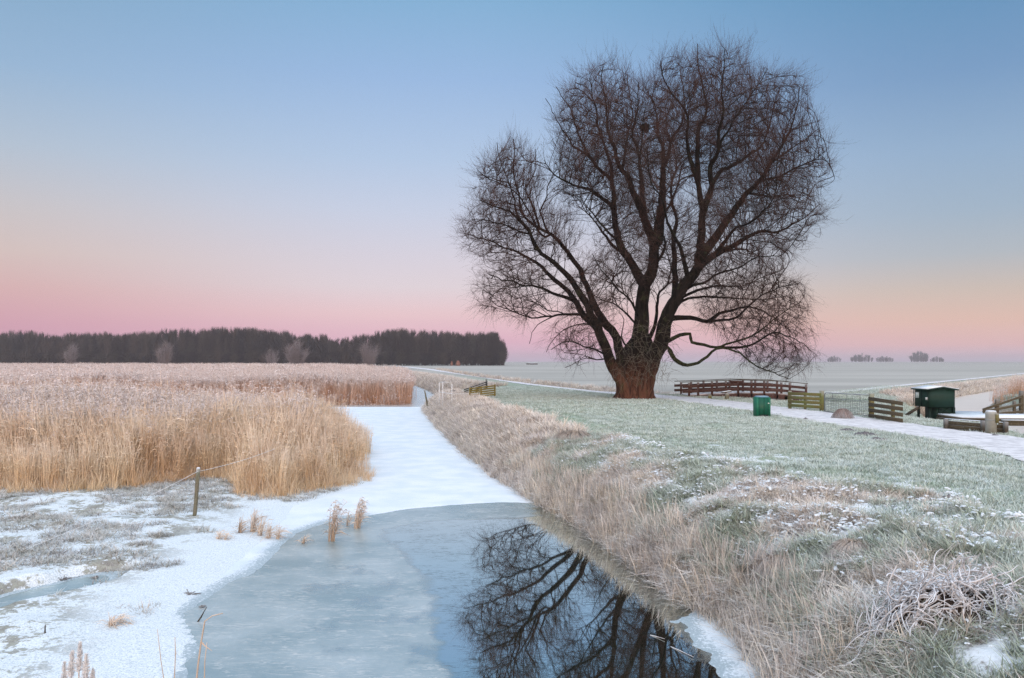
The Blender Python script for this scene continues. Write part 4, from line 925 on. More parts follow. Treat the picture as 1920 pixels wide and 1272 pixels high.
# nest
nc = at(1209, 240, nodes_p[limb_nodes['M1n'][-8]][1]); nb = R_.normal(0, 1, (260, 3)); nb /= np.linalg.norm(nb, axis=1)[:, None]
d2 = np.cross(nb, R_.normal(0, 1, (260, 3))); d2 /= np.linalg.norm(d2, axis=1)[:, None]
Pn_ = nb*np.array([.25, .25, .17])*R_.uniform(.5, 1, (260, 1)); P = Pn_[:, None]+d2[:, None]*np.array([-.2, 0, .2])[None, :, None]*R_.uniform(.6, 1.3, (260, 1, 1))
V1, Q1 = batch_tubes(P, np.full((260, 3), .014), 4)
o = link('bird_nest', mesh('bird_nest', V1, [Q1], M_NEST)); o.location = tuple(nc); tag(o, 'dark round bird nest of twigs high in the willow crown', 'bird nest')

# ------------------------------------------------------------------ the far wood
def bare_tree_template(H, seed, mat, nb=26, per=34, rad=.16, spreadw=.16, twr=.055):
    R = np.random.RandomState(seed); Vs, Qs, off = [], [], 0
    def put(V, Q):
        nonlocal off
        Vs.append(V); Qs.append(Q+off); off += len(V)
    t = np.linspace(0, 1, 5); P = np.stack([R.normal(0, .12, 5)*t, R.normal(0, .12, 5)*t, t*H*.96], 1)[None]
    put(*batch_tubes(P, np.linspace(rad, .03, 5)[None], 5))
    zb = H*R.uniform(.12, .85, nb); q = R.uniform(0, 2*np.pi, nb); L = (H-zb)*R.uniform(.45, .8, nb)*.75+.6; dh = np.stack([np.cos(q), np.sin(q), q*0], 1)
    up0 = .8 if H < 10 else 1.15
    tt = np.linspace(0, 1, 4)[None]; B = np.zeros((nb, 4, 3)); B += dh[:, None]*(spreadw*1.9*np.maximum(L, .24*H)[:, None]*(tt**.75))[..., None]; B[..., 2] += zb[:, None]+tt*L[:, None]*.9
    put(*batch_tubes(B, np.linspace(.07, .025, 4)[None]*np.ones((nb, 1)), 3))
    m = nb*per; ii = np.repeat(np.arange(nb), per); f = R.uniform(.1, 1, m); k = np.minimum((f*3).astype(int), 2); u = f*3-k
    S = B[ii, k]*(1-u)[:, None]+B[ii, k+1]*u[:, None]; sp_ = .42 if H < 10 else .22
    d = np.stack([R.normal(0, sp_, m), R.normal(0, sp_, m), np.abs(R.normal(up0, .3, m))], 1)
    tl = R.uniform(.7, 1.9, m)[:, None, None]*H/16; TT = S[:, None]+d[:, None]*np.linspace(0, 1, 3)[None, :, None]*tl; TT[..., 2] = np.minimum(TT[..., 2], H*1.03)
    sa = R.uniform(0, np.pi, m); put(*ribbons(TT, np.full((m, 3), twr)*np.array([1, .7, .3]), np.stack([np.cos(sa), np.sin(sa), sa*0], 1)))
    return mesh('bare_tree', np.concatenate(Vs), [np.concatenate(Qs)], mat)
TW = [bare_tree_template(17, 20+i, M_WOOD_FAR, nb=34, per=26, twr=.06, spreadw=(.10, .24, .30, .14, .26)[i]) for i in range(5)]
TOPX = [-60, 0, 25, 60, 90, 150, 240, 300, 400, 480, 560, 600, 640, 665, 700, 740, 780, 820, 860, 925, 945]
TOPY = [630, 629, 620, 622, 630, 624, 626, 619, 616, 618, 627, 627, 636, 630, 623, 619, 621, 621, 625, 624, 628]
n = 1500; px_ = R_.uniform(-70, 946, n); rowd = 440+70*R_.rand(n)**.8; 
px_ = np.where(R_.rand(n) < .06, R_.uniform(900, 946, n), px_)
X_ = (px_-960)/F*rowd; topz = CH+(HZ-np.interp(px_, TOPX, TOPY)+5*(fbm(px_, px_*0, .05, 3)-.5))/F*rowd
hh = (topz-G)*np.where(R_.rand(n) < .5, R_.uniform(.5, .85, n), R_.uniform(.80, 1.06, n))*(1-.3*ss(px_, 930, 946))
scatter('far_wood', TW, np.stack([X_, rowd, np.full(n, 1.35)], 1), R_.uniform(0, 6.3, n), hh/17, R_.randint(0, 5, n), 'dark leafless wood along the horizon')
# dense undergrowth at the foot of the wood
TU = [bare_tree_template(6, 40+i, M_WOOD_FAR, nb=44, per=34, rad=.08, spreadw=.42, twr=.07) for i in range(3)]
n = 1500; px_ = R_.uniform(-70, 942, n); rowd = 432+40*R_.rand(n)
scatter('undergrowth', TU, np.stack([(px_-960)/F*rowd, rowd, np.full(n, 1.3)], 1), R_.uniform(0, 6.3, n), R_.uniform(.6, 1.35, n), R_.randint(0, 3, n), 'dense bare scrub at the foot of the wood')
# reddish brush strip at the extreme left
XY = np.stack([R_.uniform(-270, -215, 1600), R_.uniform(345, 375, 1600)], 1)
place('reed_bed', [reed_clump(34, 1.2, 1.7, reed_mat('rust_reed', (.40,.15,.07), (.45,.2,.1), (.35,.2,.15), .1), w=.03, leaves=1, plume=2, pw=.06) for i in range(3)], XY, R_.uniform(.8, 1.1, 1600), 'rust coloured reeds before the wood at the far left')

def bush(name, px, ybase, ytop, wpx, d, mat, seed, label, cat, group=None, dens=1.0, zb=None, spreadf=1.0, trunk=.05):
    R = np.random.RandomState(seed); b0 = at(px, ybase, d); 
    if zb is not None: b0[2] = zb
    top = at(px, ytop, d)[2]; H = top-b0[2]; Wd = wpx/F*d/2
    ns = int(16*dens)+5; q = R.uniform(0, 2*np.pi, ns); rr_ = np.sqrt(R.rand(ns))*Wd*spreadf; t = np.linspace(0, 1, 5)[None]
    end = np.stack([np.cos(q)*rr_, np.sin(q)*rr_, H*(.98-(.38 if d < 1000 else .62)*(rr_/Wd)**2)*R.uniform(.8, 1, ns)], 1)
    B = end[:, None]*t[..., None]; B[..., :2] = end[:, None, :2]*((t**.8) if d < 1000 else (.92+.08*t))[..., None]; B[:, 1:] += np.cumsum(R.normal(0, .015*H, (ns, 4, 3)), 1)
    rt = empty(name, b0); tag(rt, label, cat, group)
    V, Q = batch_tubes(B, np.linspace(trunk, trunk*.25, 5)[None]*np.ones((ns, 1)), 4); far_ = d > 1000; VS, QS = V, Q
    if not far_: link('stems', mesh('stems', V, [Q], mat), rt)
    per = int(60*dens); m = ns*per; ii = np.repeat(np.arange(ns), per); f = R.uniform(.18 if d < 1000 else .02, 1, m)**.8; k = np.minimum((f*4).astype(int), 3); u = f*4-k
    S = B[ii, k]*(1-u)[:, None]+B[ii, k+1]*u[:, None]; dd = np.stack([R.normal(0, .5, m), R.normal(0, .5, m), np.abs(R.normal(.6, .35, m))], 1)
    L = R.uniform(.08, .2, m)[:, None, None]*H; P = S[:, None]+dd[:, None]*np.linspace(0, 1, 4)[None, :, None]*L; P[:, 1:] += np.cumsum(R.normal(0, .008*H, (m, 3, 3)), 1)
    V, Q = batch_tubes(P, np.linspace(trunk*.3, trunk*.12, 4)[None]*np.ones((m, 1)), 3)
    if far_: link('crown', mesh('crown', np.concatenate([VS, V]), [np.concatenate([QS, Q+len(VS)])], mat), rt)
    else: link('twigs', mesh('twigs', V, [Q], mat), rt)
    return rt
bush('shrub', 555, 687, 634, 46, 230, M_FROSTTWIG, 1, 'largest frosted bare shrub in the reeds, many stems fanned wide', 'shrub', 'frosted shrubs in the reed plain', 1.3, zb=.3, trunk=.09)
bush('shrub', 692, 688, 636, 36, 225, M_FROSTTWIG, 2, 'upright frosted shrub at the right end of the reed plain', 'shrub', 'frosted shrubs in the reed plain', 1.2, zb=.3, trunk=.08)
bush('shrub', 510, 680, 650, 26, 300, M_FROSTTWIG, 3, 'small dim shrub just left of the largest frosted shrub', 'shrub', 'frosted shrubs in the reed plain', 1.0, zb=.3, trunk=.07)
bush('shrub', 308, 684, 636, 34, 280, M_FROSTTWIG, 4, 'pale frosted shrub before the highest stretch of the wood', 'shrub', 'frosted shrubs in the reed plain', 1.1, zb=.3, trunk=.08)
bush('shrub', 137, 684, 642, 28, 280, M_FROSTTWIG, 5, 'leftmost frosted shrub of the reed plain, narrow and pale', 'shrub', 'frosted shrubs in the reed plain', 1.0, zb=.3, trunk=.08)
M_FARTREE = twig_mat('hazy_far_twigs', (.035, .032, .038), (.05, .045, .05))
fars = [(1615, 684, 663, 42, 'round far tree clump in the fog left of the low hedge', 1.5), (1658, 684, 668, 34, 'low hedge clump in the fog between two far trees', 1.3), (1724, 684, 658, 34, 'largest round tree standing alone in the horizon fog', 1.8), (1757, 684, 668, 22, 'small bush in the fog right of the largest far tree', 1.2),
        (1565, 684, 667, 26, 'tiny far tree in the fog, leftmost beyond the crown', 1.0), (1495, 684, 664, 22, 'far tree in the fog behind the right crown edge', 1.3)]
for i, (px, yb, yt, wd, lb_, dn) in enumerate(fars):
    bush('far_tree', px, yb, yt, wd, 1900, M_FARTREE, 60+i, lb_, 'tree', 'trees in the horizon fog', dn*1.5, zb=3.0, spreadf=1.0, trunk=.5)
# low farm shed at the far field edge
def shed(px0, px1, yt, d, label):
    a = at(px0, yt, d); b = at(px1, yt, d); rt = empty('farm_shed', ((a[0]+b[0])/2, d, G)); tag(rt, label, 'shed'); w_ = (b[0]-a[0])/2; h = a[2]-G
    MB().box((0, 0, h*.35), (2*w_, 8, h*.7)).build('wall', M_DKW, rt)
    m = MB(); m.add([(-w_-.4, -4.5, h*.7), (w_+.4, -4.5, h*.7), (w_+.4, 0, h), (-w_-.4, 0, h), (-w_-.4, 4.5, h*.7), (w_+.4, 4.5, h*.7), (-w_-.4, -4.5, h*.6), (w_+.4, -4.5, h*.6), (w_+.4, 4.5, h*.6), (-w_-.4, 4.5, h*.6)],
       [[0, 1, 2, 3], [3, 2, 5, 4], [6, 7, 1, 0], [9, 8, 7, 6], [4, 5, 8, 9], [6, 0, 3, 4, 9], [7, 8, 5, 2, 1]]); m.build('roof', M_GYW, rt)
shed(987, 1008, 680.5, 600, 'low grey shed far off at the field edge right of the wood')
# hay coloured stacks at the wood foot
for i, (px, w_, h_) in enumerate([(847, 5, 9), (859, 9, 10)]):
    p = at(px, 686, 425); V = MB(); rr = w_/F*425/2
    V.prism([(rr*math.cos(a)*(1+.1*math.sin(3*a)), rr*math.sin(a)) for a in np.linspace(0, 2*math.pi, 13)[:-1]], 0, h_/F*425*.6, .9).prism([(rr*.88*math.cos(a), rr*.88*math.sin(a)) for a in np.linspace(0, 2*math.pi, 13)[:-1]], h_/F*425*.6, h_/F*425, .5)
    o = V.build('straw_stack', plain('straw%d' % i, (.20, .10, .075), .9)); o.location = (p[0], p[1], G-.1)
    tag(o, ['narrow rust brown stack at the foot of the wood', 'broader rust brown stack at the foot of the wood'][i], 'stack')

# ------------------------------------------------------------------ footbridge
def V3(*a): return np.array(a, float)
fb = empty('footbridge', (15.2, 53.8, G)); tag(fb, 'red brown wooden footbridge with board railings beyond the path, snow on its deck', 'footbridge')
def brl(px, y): return (px-960)/F*y-15.2       # local x for a pixel column at depth y
yn, yf = 52.6-53.8, 55.0-53.8
def zrel(py, y): return CH-(py-HZ)/F*y-G
# deck profile: (x, z) slightly arched, dropping at the right end
xd = [brl(1283, 53.8), brl(1320, 53.8), brl(1380, 53.8), brl(1440, 53.8), brl(1462, 53.8), brl(1490, 53.8)]; zd = [.02, .10, .18, .16, .08, -.12]
dz = lambda x: float(np.interp(x, xd, zd))
m = MB(); ms = MB()
for a, b in zip(range(5), range(1, 6)):
    pa, pb = V3(xd[a], 0, zd[a]), V3(xd[b], 0, zd[b]); m.bar(pa, pb, 2.35, .07); ms.bar(pa+V3(0, 0, .055), pb+V3(0, 0, .055), 2.2, .035)
m.build('deck', M_RED, fb); ms.build('deck_snow', M_PATH, fb)
for yy in (yn, yf):
    m = MB()
    for a in range(5): m.bar(V3(xd[a], yy, zd[a]-.14), V3(xd[a+1], yy, zd[a+1]-.14), .10, .30)
    m.build('side_beam', M_RED, fb)
HR = .92
npx = [1292, 1309, 1335, 1361, 1384, 1409, 1433, 1457, 1480]; fpx = [1277, 1296, 1319, 1344, 1368, 1393, 1416, 1439, 1463, 1502]
kink = lambda x, yy: yy+(-.0 if x < xd[4] else (x-xd[4])*(-.35 if yy < 0 else -.5))
for yy, pxl, Y in ((yn, npx, 52.6), (yf, fpx, 55.0)):
    xs = [brl(p, Y) for p in pxl]
    for x in xs:
        z = dz(x); yk = kink(x, yy); MB().bar(V3(x, yk, z-.35), V3(x, yk, z+HR-.05), .13, .10, up=(0, 1, 0)).build('railing_post', M_RED, fb)
    kn = [xs[0]-.45]+xs[1:-2:3]+[xd[4], xs[-1]+.1]; kn = sorted(set(kn)); off_ = -.075 if yy < 0 else .075
    for k_, (dh, hh_) in enumerate(((.30, .17), (.62, .17), (HR+.0, .045))):
        m = MB()
        for a, b in zip(kn[:-1], kn[1:]):
            da, db = dz(a), dz(b); o_ = off_ if k_ < 2 else 0
            m.bar(V3(a, kink(a, yy)+o_, da+dh), V3(b, kink(b, yy)+o_, db+dh), .035 if k_ < 2 else .16, hh_)
        m.build('rail' if k_ < 2 else 'handrail', M_RED if k_ < 2 else M_BRW, fb)
for x, yy in ((xd[4], yn), (xd[1], yn), (xd[3]+.2, yf), (xd[4]-1.0, yf), (xd[1], yf)):
    MB().bar(V3(x, yy+.05, -1.2), V3(x, yy+.05, dz(x)-.05), .2, .2, up=(0, 1, 0)).build('pile', M_GRW if yy < 0 else M_RED, fb)
MB().bar(V3(brl(1368, 52.6), yn-.09, HR-.12+dz(0)), V3(brl(1393, 52.6), yn-.09, HR-.12+dz(0)), .04, .12).build('board', M_RED, fb)

# information post with a slanted snowy top, and a stump
p = atg(1363, 750); r = empty('information_post', (p[0], p[1], H1(p[0], p[1]))); tag(r, 'stout weathered post with a slanted snowy top board before the footbridge', 'post')
MB().bar((0, 0, -.2), (0, 0, .42), .22, .22, up=(0, 1, 0)).build('post', M_GYW, r)
MB().bar((-.30, .02, .44), (.24, .02, .50), .34, .05).build('top_board', M_BRW, r); MB().bar((-.29, .02, .485), (.23, .02, .545), .31, .03).build('snow', M_SNOW, r)
p = atg(1331, 748); o = MB().bar((0, 0, -.2), (0, 0, .24), .20, .16, up=(0, 1, 0)).bar((0, 0, .245), (0, 0, .26), .18, .14, up=(0, 1, 0)).build('stump_post', M_GRW); o.location = (p[0], p[1], H1(p[0], p[1])); tag(o, 'short mossy stump post at the foot of the footbridge', 'post')

# litter bin: octagonal green steel bin with a blue frosted lid
p = atg(1428, 782); r = empty('litter_bin', (p[0], p[1], H1(p[0], p[1])), .15); tag(r, 'dark green steel litter bin with a blue frosted lid beside the path', 'litter bin')
def octo(a, b, c=.3): return [(-a+c*a, -b), (a-c*a, -b), (a, -b+c*b), (a, b-c*b), (a-c*a, b), (-a+c*a, b), (-a, b-c*b), (-a, -b+c*b)]
BH = .86
MB().prism(octo(.245, .22), -.05, BH-.05).build('body', M_BIN, r)
for sx in (-1, 1):
    MB().box((sx*.262, -.02, BH/2-.03), (.085, .34, BH-.02)).build('side_panel', M_BINE, r)
MB().prism(octo(.25, .225), BH-.048, BH-.015).prism(octo(.235, .21), BH-.014, BH+.012, .9).build('lid', M_LID, r)
MB().box((.20, -.213, BH-.29), (.07, .012, .035)).build('sticker', M_STICK, r)
MB().box((0, -.224, .06), (.36, .01, .10)).box((0, -.224, .45), (.012, .008, .72)).build('door_seam', M_HUTD, r)

# green board fence between the footbridge and the steel gate
def fence(name, A, B, hA, hB, nb, mats, label, posts, bw=.13, tall=.05, gapb=.10, cat='fence', thick=.03, side=1, slope=None):
    """boards from A to B (xy), heights hA..hB above ground; posts: fractions, extra height"""
    A = np.array(A, float); B = np.array(B, float); zA, zB = (H1(*A), H1(*B)) if slope is None else slope
    r = empty(name, (A[0], A[1], zA)); tag(r, label, cat); d = B-A; L = np.linalg.norm(d); nrm = np.array([d[1], -d[0]])/L*side
    for f in posts:
        f, ex, w_ = f; q = d*f; z = (zB-zA)*f; hh_ = hA+(hB-hA)*f
        MB().bar((q[0], q[1], z-.35), (q[0], q[1], z+hh_+ex), w_, w_, up=(d[0]/L, d[1]/L, 0)).build('post', mats[0], r)
    for i in range(nb):
        u = (i+.5)/nb; za = gapb+(hA-gapb)*u; zb_ = gapb+(hB-gapb)*u; of = nrm*(posts[0][2]/2+thick/2+.003)
        jit = random.uniform(-.012, .012)
        MB().bar((of[0]-d[0]*.01, of[1]-d[1]*.01, za+jit), (d[0]*1.01+of[0], d[1]*1.01+of[1], zB-zA+zb_-jit), thick, bw).build('board', mats[1], r)
    return r
a = atg(1480, 767)[:2]; b = atg(1541, 771)[:2]
fence('board_fence', a, b, .86, .86, 4, (M_GRW, M_GRW), 'low fence of four mossy green boards right of the footbridge', [(0.02, .02, .12), (.5, -.04, .10), (1, .10, .16)], bw=.14, side=-1 if False else 1)
# steel mesh gate
a = atg(1546, 774)[:2]; b = atg(1631, 783)[:2]; zA, zB = H1(*a), H1(*b)
r = empty('mesh_gate', (a[0], a[1], zA)); tag(r, 'grey tubular steel field gate with wire mesh between two wooden fences', 'gate')
d = b-a; 
def gp(f, h): return (d[0]*f, d[1]*f, (zB-zA)*f+h)
m = MB(); m.tube([gp(0, .06), gp(0, .80), gp(.02, .88), gp(.05, .90), gp(1, .92), gp(1, .06), gp(0, .06)], .020, 6); m.tube([gp(0, .66), gp(1, .66)], .013, 6)
for f in (.19, .5, .8): m.tube([gp(f, .66), gp(f, .905)], .012, 5)
m.build('frame', M_METAL, r, smooth=True)
m = MB()
for f in np.linspace(.02, .98, 26): m.tube([gp(f, .08), gp(f, .66)], .009, 3, cap=False)
for h in np.linspace(.14, .60, 7): m.tube([gp(0, h), gp(1, h)], .009, 3, cap=False)
m.build('wire_mesh', M_METAL, r)
# brown fence running towards the viewer
a = atg(1634, 784)[:2]; b = atg(1697, 794)[:2]
fence('board_fence', a, b, .92, .84, 4, (M_GRW, M_BRW), 'weathered brown fence of four boards right of the steel gate', [(0, .09, .17), (.66, -.02, .11), ], bw=.145, gapb=.0)
# sagging fence at the right picture edge
a = atg(1841, 781)[:2]; b = atg(1915, 781)[:2]
r = fence('board_fence', a, b, .26, .93, 3, (M_BRW, M_BRW), 'dark fence with boards slanting up to a tall post at the right edge', [(.38, .12, .13), (.82, -.25, .10), (1, .06, .14)], bw=.10, gapb=-.05, slope=(G+.08, G+.08))
# corral and white rail frame by the inlet
a = atg(881, 744)[:2]; b = atg(928, 744)[:2]
fence('corral_fence', a, b, .78, .82, 5, (M_YEW, M_YEW), 'small corral front of yellowed slats beside the ditch inlet', [(0, .04, .10), (.45, 0, .10), (1, .04, .10)], bw=.09)
a = np.array(atg(869, 740)[:2]); b = np.array(atg(912, 731)[:2])
fence('corral_fence', a+V3(0, 1)[:2] if False else a, b, .62, .72, 4, (M_DKW, M_DKW), 'dark slatted side of the small corral, behind its yellowed front', [(0.3, 0, .10), (1, .15, .12)], bw=.08)
r = empty('white_railing', atg(848, 748)); tag(r, 'white metal railing at the ditch inlet left of the corral', 'railing')
for px, hh_ in ((-.02, .92), (-.70, 1.0), (-.98, .95)): MB().tube([(px, abs(px)*2, -.5), (px, abs(px)*2, hh_)], .024, 8).build('post', M_WHITE, r)
MB().tube([(-.98, 1.96, .95), (-.70, 1.40, 1.0), (-.3, 1.0, .98)], .018, 6).tube([(-.98, 1.96, .35), (-.02, .04, .30), (1.0, .3, .3)], .016, 6).build('rail', M_WHITE, r)

# small round sedge clump, mole hills
def clump(name, p, rad, hgt, n, mats, label, cat, seed, w_=.008, up_=.2):
    R = np.random.RandomState(seed); u = R.normal(0, 1, (n, 3)); u[:, 2] = np.abs(u[:, 2]); u /= np.linalg.norm(u, axis=1)[:, None]
    az = np.arctan2(u[:, 1], u[:, 0]); t = np.linspace(0, 1, 4)[None]; r0 = u*np.array([rad*.55, rad*.55, hgt*.7])
    dh = np.stack([np.cos(az), np.sin(az), az*0], 1); L = rad*.65*R.uniform(.6, 1.2, n)
    P = r0[:, None]+dh[:, None]*(L[:, None]*t)[..., None]; P[..., 2] += L[:, None]*(up_*2*t-1.3*t**2)
    P[..., 2] = np.maximum(P[..., 2], .0); sa = az+np.pi/2+R.normal(0, .4, n)
    V, Q = ribbons(P, np.full((n, 4), w_)*np.array([1, 1, .7, .2]), np.stack([np.cos(sa), np.sin(sa), sa*0], 1))
    o = link(name, mesh(name, V, [Q], mats, {'h': np.tile(np.repeat(np.linspace(0, 1, 4), 2), n), 'r': np.repeat(R.rand(n), 8)})); o.location = tuple(map(float, p)); tag(o, label, cat); return o
M_CLUMP = blade_mat('rust_sedge', [(.16,.07,.045), (.26,.13,.085)], .1, .35, 2)
p = atg(1580, 785); clump('sedge_clump', (p[0], p[1], H1(p[0], p[1])), .42, .62, 1800, M_CLUMP, 'round rust brown sedge tuft before the steel gate', 'grass tuft', 5)
def mole(p, r, h, seed, label, group='mole hills in the verge'):
    R = np.random.RandomState(seed); nn = 26; V = []; rings = 9
    for i in range(rings):
        f = i/(rings-1)
        for k in range(nn):
            q = 2*math.pi*k/nn; rad = r*f*(1+.25*mnoise.noise(Vector((math.cos(q)*1.5+seed, math.sin(q)*1.5, f*2)))); V.append((rad*math.cos(q)*1.3, rad*math.sin(q), h*(1-f**1.6)+h*.7*mnoise.noise(Vector((rad*math.cos(q)*14, rad*math.sin(q)*14, seed)))*(1-f*.6)-.03*f))
    Q = [[i*nn+k, i*nn+(k+1) % nn, (i+1)*nn+(k+1) % nn, (i+1)*nn+k] for i in range(rings-1) for k in range(nn)]
    o = link('mole_hill', mesh('mole_hill', V, [np.array(Q)], M_SOIL, smooth=False)); o.location = (p[0], p[1], H1(p[0], p[1])-.01); tag(o, label, 'mole hill', group)
for i, (px, py, r, h, l) in enumerate([(1510, 787, .20, .09, 'small dark mole hill nearest the litter bin'), (1546, 795, .24, .07, 'flat mole hill between the litter bin and the rust sedge tuft'),
      (1590, 809, .36, .10, 'earth heap at the upper end of the churned soil by the path'), (1622, 817, .42, .12, 'largest earth heap in the churned soil by the path'), (1648, 826, .36, .09, 'earth heap at the lower end of the churned soil by the path'),
      (1865, 818, .20, .07, 'dark earth heap at the foot of the concrete bollard'), (1562, 745, .3, .08, 'mole hill by the track behind the green board fence'), (1610, 743, .35, .08, 'mole hill by the track behind the steel gate'),
      (1782, 935, .26, .09, 'dark earth heap in the grass above the root tangle'), (1335, 768, .2, .05, 'faint mole hill on the lawn left of the litter bin')]):
    mole(atg(px, py), r, h, i+3, l)

# pump hut
Z0 = G+.08; r = empty('pump_hut', (*((np.array(at(1741, 775, 33.6)))[:2]), Z0), math.radians(1)); tag(r, 'small dark green wooden pump hut on stilts with a snowy gable roof by the canal', 'hut')
ww, dp, hb = 1.16, 1.18, .76; zb0 = .30
MB().box((ww/2, dp/2, zb0+hb/2), (ww, dp, hb)).build('wall', M_HUT, r)
m = MB(); ov = .09; rz0 = zb0+hb; rg = .10
m.add([(-ov, -ov, rz0-.01), (ww/2, -ov, rz0+rg), (ww+ov, -ov, rz0-.01), (-ov, dp+ov, rz0-.01), (ww/2, dp+ov, rz0+rg), (ww+ov, dp+ov, rz0-.01), (-ov, -ov, rz0-.05), (ww/2, -ov, rz0+rg-.05), (ww+ov, -ov, rz0-.05), (-ov, dp+ov, rz0-.05), (ww/2, dp+ov, rz0+rg-.05), (ww+ov, dp+ov, rz0-.05)],
      [[0, 1, 4, 3], [1, 2, 5, 4], [6, 9, 10, 7], [7, 10, 11, 8], [0, 6, 7, 1], [1, 7, 8, 2], [3, 4, 10, 9], [4, 5, 11, 10], [0, 3, 9, 6], [2, 8, 11, 5]])
rf = m.build('roof', M_HUT, r)
m = MB(); m.add([(-ov, -ov, rz0+.0), (ww/2, -ov, rz0+rg+.01), (ww/2, dp+ov, rz0+rg+.01), (-ov, dp+ov, rz0+.0), (-ov, -ov, rz0+.025), (ww/2, -ov, rz0+rg+.035), (ww/2, dp+ov, rz0+rg+.035), (-ov, dp+ov, rz0+.025)], [[4, 5, 6, 7], [0, 1, 5, 4], [2, 3, 7, 6], [3, 0, 4, 7], [1, 2, 6, 5], [3, 2, 1, 0]])
m.add([(ww/2+.004, -ov, rz0+rg+.01), (ww+ov, -ov, rz0), (ww+ov, dp+ov, rz0), (ww/2+.004, dp+ov, rz0+rg+.01), (ww/2+.004, -ov, rz0+rg+.033), (ww+ov, -ov, rz0+.022), (ww+ov, dp+ov, rz0+.022), (ww/2+.004, dp+ov, rz0+rg+.033)], [[4, 5, 6, 7], [0, 1, 5, 4], [2, 3, 7, 6], [3, 0, 4, 7], [1, 2, 6, 5], [3, 2, 1, 0]])
m.build('snow', M_SNOW, rf)
m = MB(); m.add([(0.02, -.004, rz0-.002), (ww-.02, -.004, rz0-.002), (ww/2, -.004, rz0+rg-.055), (.02, .02, rz0-.002), (ww-.02, .02, rz0-.002), (ww/2, .02, rz0+rg-.055)], [[0, 1, 2], [5, 4, 3], [0, 3, 4, 1], [1, 4, 5, 2], [2, 5, 3, 0]]); m.build('gable', M_HUT, r)
wn = MB().box((-.012, dp-.30, zb0+.48), (.03, .24, .24)).build('window', M_DARKGLASS, r); MB().bar((-.03, dp-.30, zb0+.36), (-.03, dp-.30, zb0+.60), .02, .012, up=(0, 1, 0)).build('glazing_bar', M_WHITE, wn)
MB().box((-.02, .12, zb0+.36), (.05, .09, .10)).build('lamp', M_STICK, r)
m = MB()
for yy in (.02, dp*.45, dp-.02): MB().box((-.012, yy, zb0+hb/2), (.022, .04, hb-.04)).build('trim', M_HUTD, r)
for x, yy in ((.14, .16), (ww-.06, .06), (.14, dp-.12), (ww-.08, dp-.1), (ww*.45, .1)): MB().bar((x, yy, -.9), (x, yy, zb0-.004), .09, .09, up=(0, 1, 0)).build('stilt', M_HUTD, r)
MB().box((ww*.66, dp*.5, zb0/2-.2), (ww*.64, dp*.8, zb0+.38)).build('base', M_HUT, r)
MB().bar((ww*.35, .0, -.1), (ww*.8, .0, zb0-.02), .03, .06, up=(0, 1, 0)).bar((ww*.45, -.0, zb0-.03), (ww*.95, 0.0, -.1), .03, .06, up=(0, 1, 0)).build('brace', M_HUTD, r)
MB().bar((-.12, .55, zb0-.02), (-.50, .9, -.1), .05, .12).build('strut', M_DKW, r)

# landing deck, sheet piling and concrete bollard
r = empty('landing_deck', (*atg(1804, 783)[:2], G)); tag(r, 'low wooden landing deck covered in snow in front of the pump hut', 'landing'); o0 = np.array(atg(1804, 783)[:2])
pl = [np.array(atg(*q, z=G+.10)[:2])-o0 for q in ((1739, 773.5), (1804, 783.5), (1990, 785), (1990, 776), (1800, 771.5))]
MB().prism(pl, -.02, .085).build('deck', M_BRW, r); c_ = np.mean(pl, 0); MB().prism([c_+(q-c_)*.985 for q in pl], .087, .115).build('snow', M_SNOW, r)
e0, e1, e2 = [np.append(q, -.11) for q in pl[:3]]
MB().bar(e0-(0, .05, 0), e1-(0, .05, 0), .08, .17).bar(e1-(0, .05, 0), e2-(0, .05, 0), .08, .17).build('edge_beam', M_BRW, r)
p0 = atg(1772, 805); r = empty('retaining_wall', (p0[0], p0[1], G)); tag(r, 'low timber retaining wall of stacked beams behind the concrete bollard', 'retaining wall')
p1 = atg(1886, 812); d = p1[:2]-p0[:2]
for i, h in enumerate((.03, .16, .29)): MB().bar((0, 0, h-.06), (d[0], d[1], h-.10), .10, .122).build('beam', M_BRW, r)
MB().bar((0, 0, .36), (d[0]*1, d[1], .33), .09, .02).build('snow', M_SNOW, r)
for f in (.0, .62, .98): MB().bar((d[0]*f-.02, d[1]*f-.09, -.6), (d[0]*f-.02, d[1]*f-.09, .36), .12, .12, up=(0, 1, 0)).build('post', M_DKW, r)
p1 = atg(1886, 810); p2 = atg(2010, 812); r = empty('plank', (p1[0], p1[1]+.2, G+.33)); tag(r, 'snow topped plank over the channel at the right edge', 'plank')
dd_ = p2-p1; MB().bar((0, 0, 0), (dd_[0], dd_[1], 0), .22, .06).build('board', M_BRW, r); MB().bar((0, 0, .045), (dd_[0], dd_[1], .045), .21, .02).build('snow', M_SNOW, r)
p = atg(1858, 813); r = empty('concrete_bollard', (p[0], p[1], H1(p[0], p[1]))); tag(r, 'round grey concrete bollard with a snowy top and bolted timber at the path edge', 'bollard')
m = MB(); m.tube([(0, 0, -.2), (0, 0, .50), (0, 0, .695), (0, 0, .70)], [.165, .160, .160, .145], 28); m.build('column', M_CONC, r, smooth=False)
MB().tube([(0, 0, .702), (0, 0, .725), (0, 0, .735)], [.15, .14, .08], 24).build('snow', M_SNOW, r)
MB().box((.10, -.155, .50), (.10, .06, .30)).build('timber', M_GRW, r)
MB().tube([(0, 0, .425), (0, 0, .445)], .164, 28).build('band', M_METAL, r)

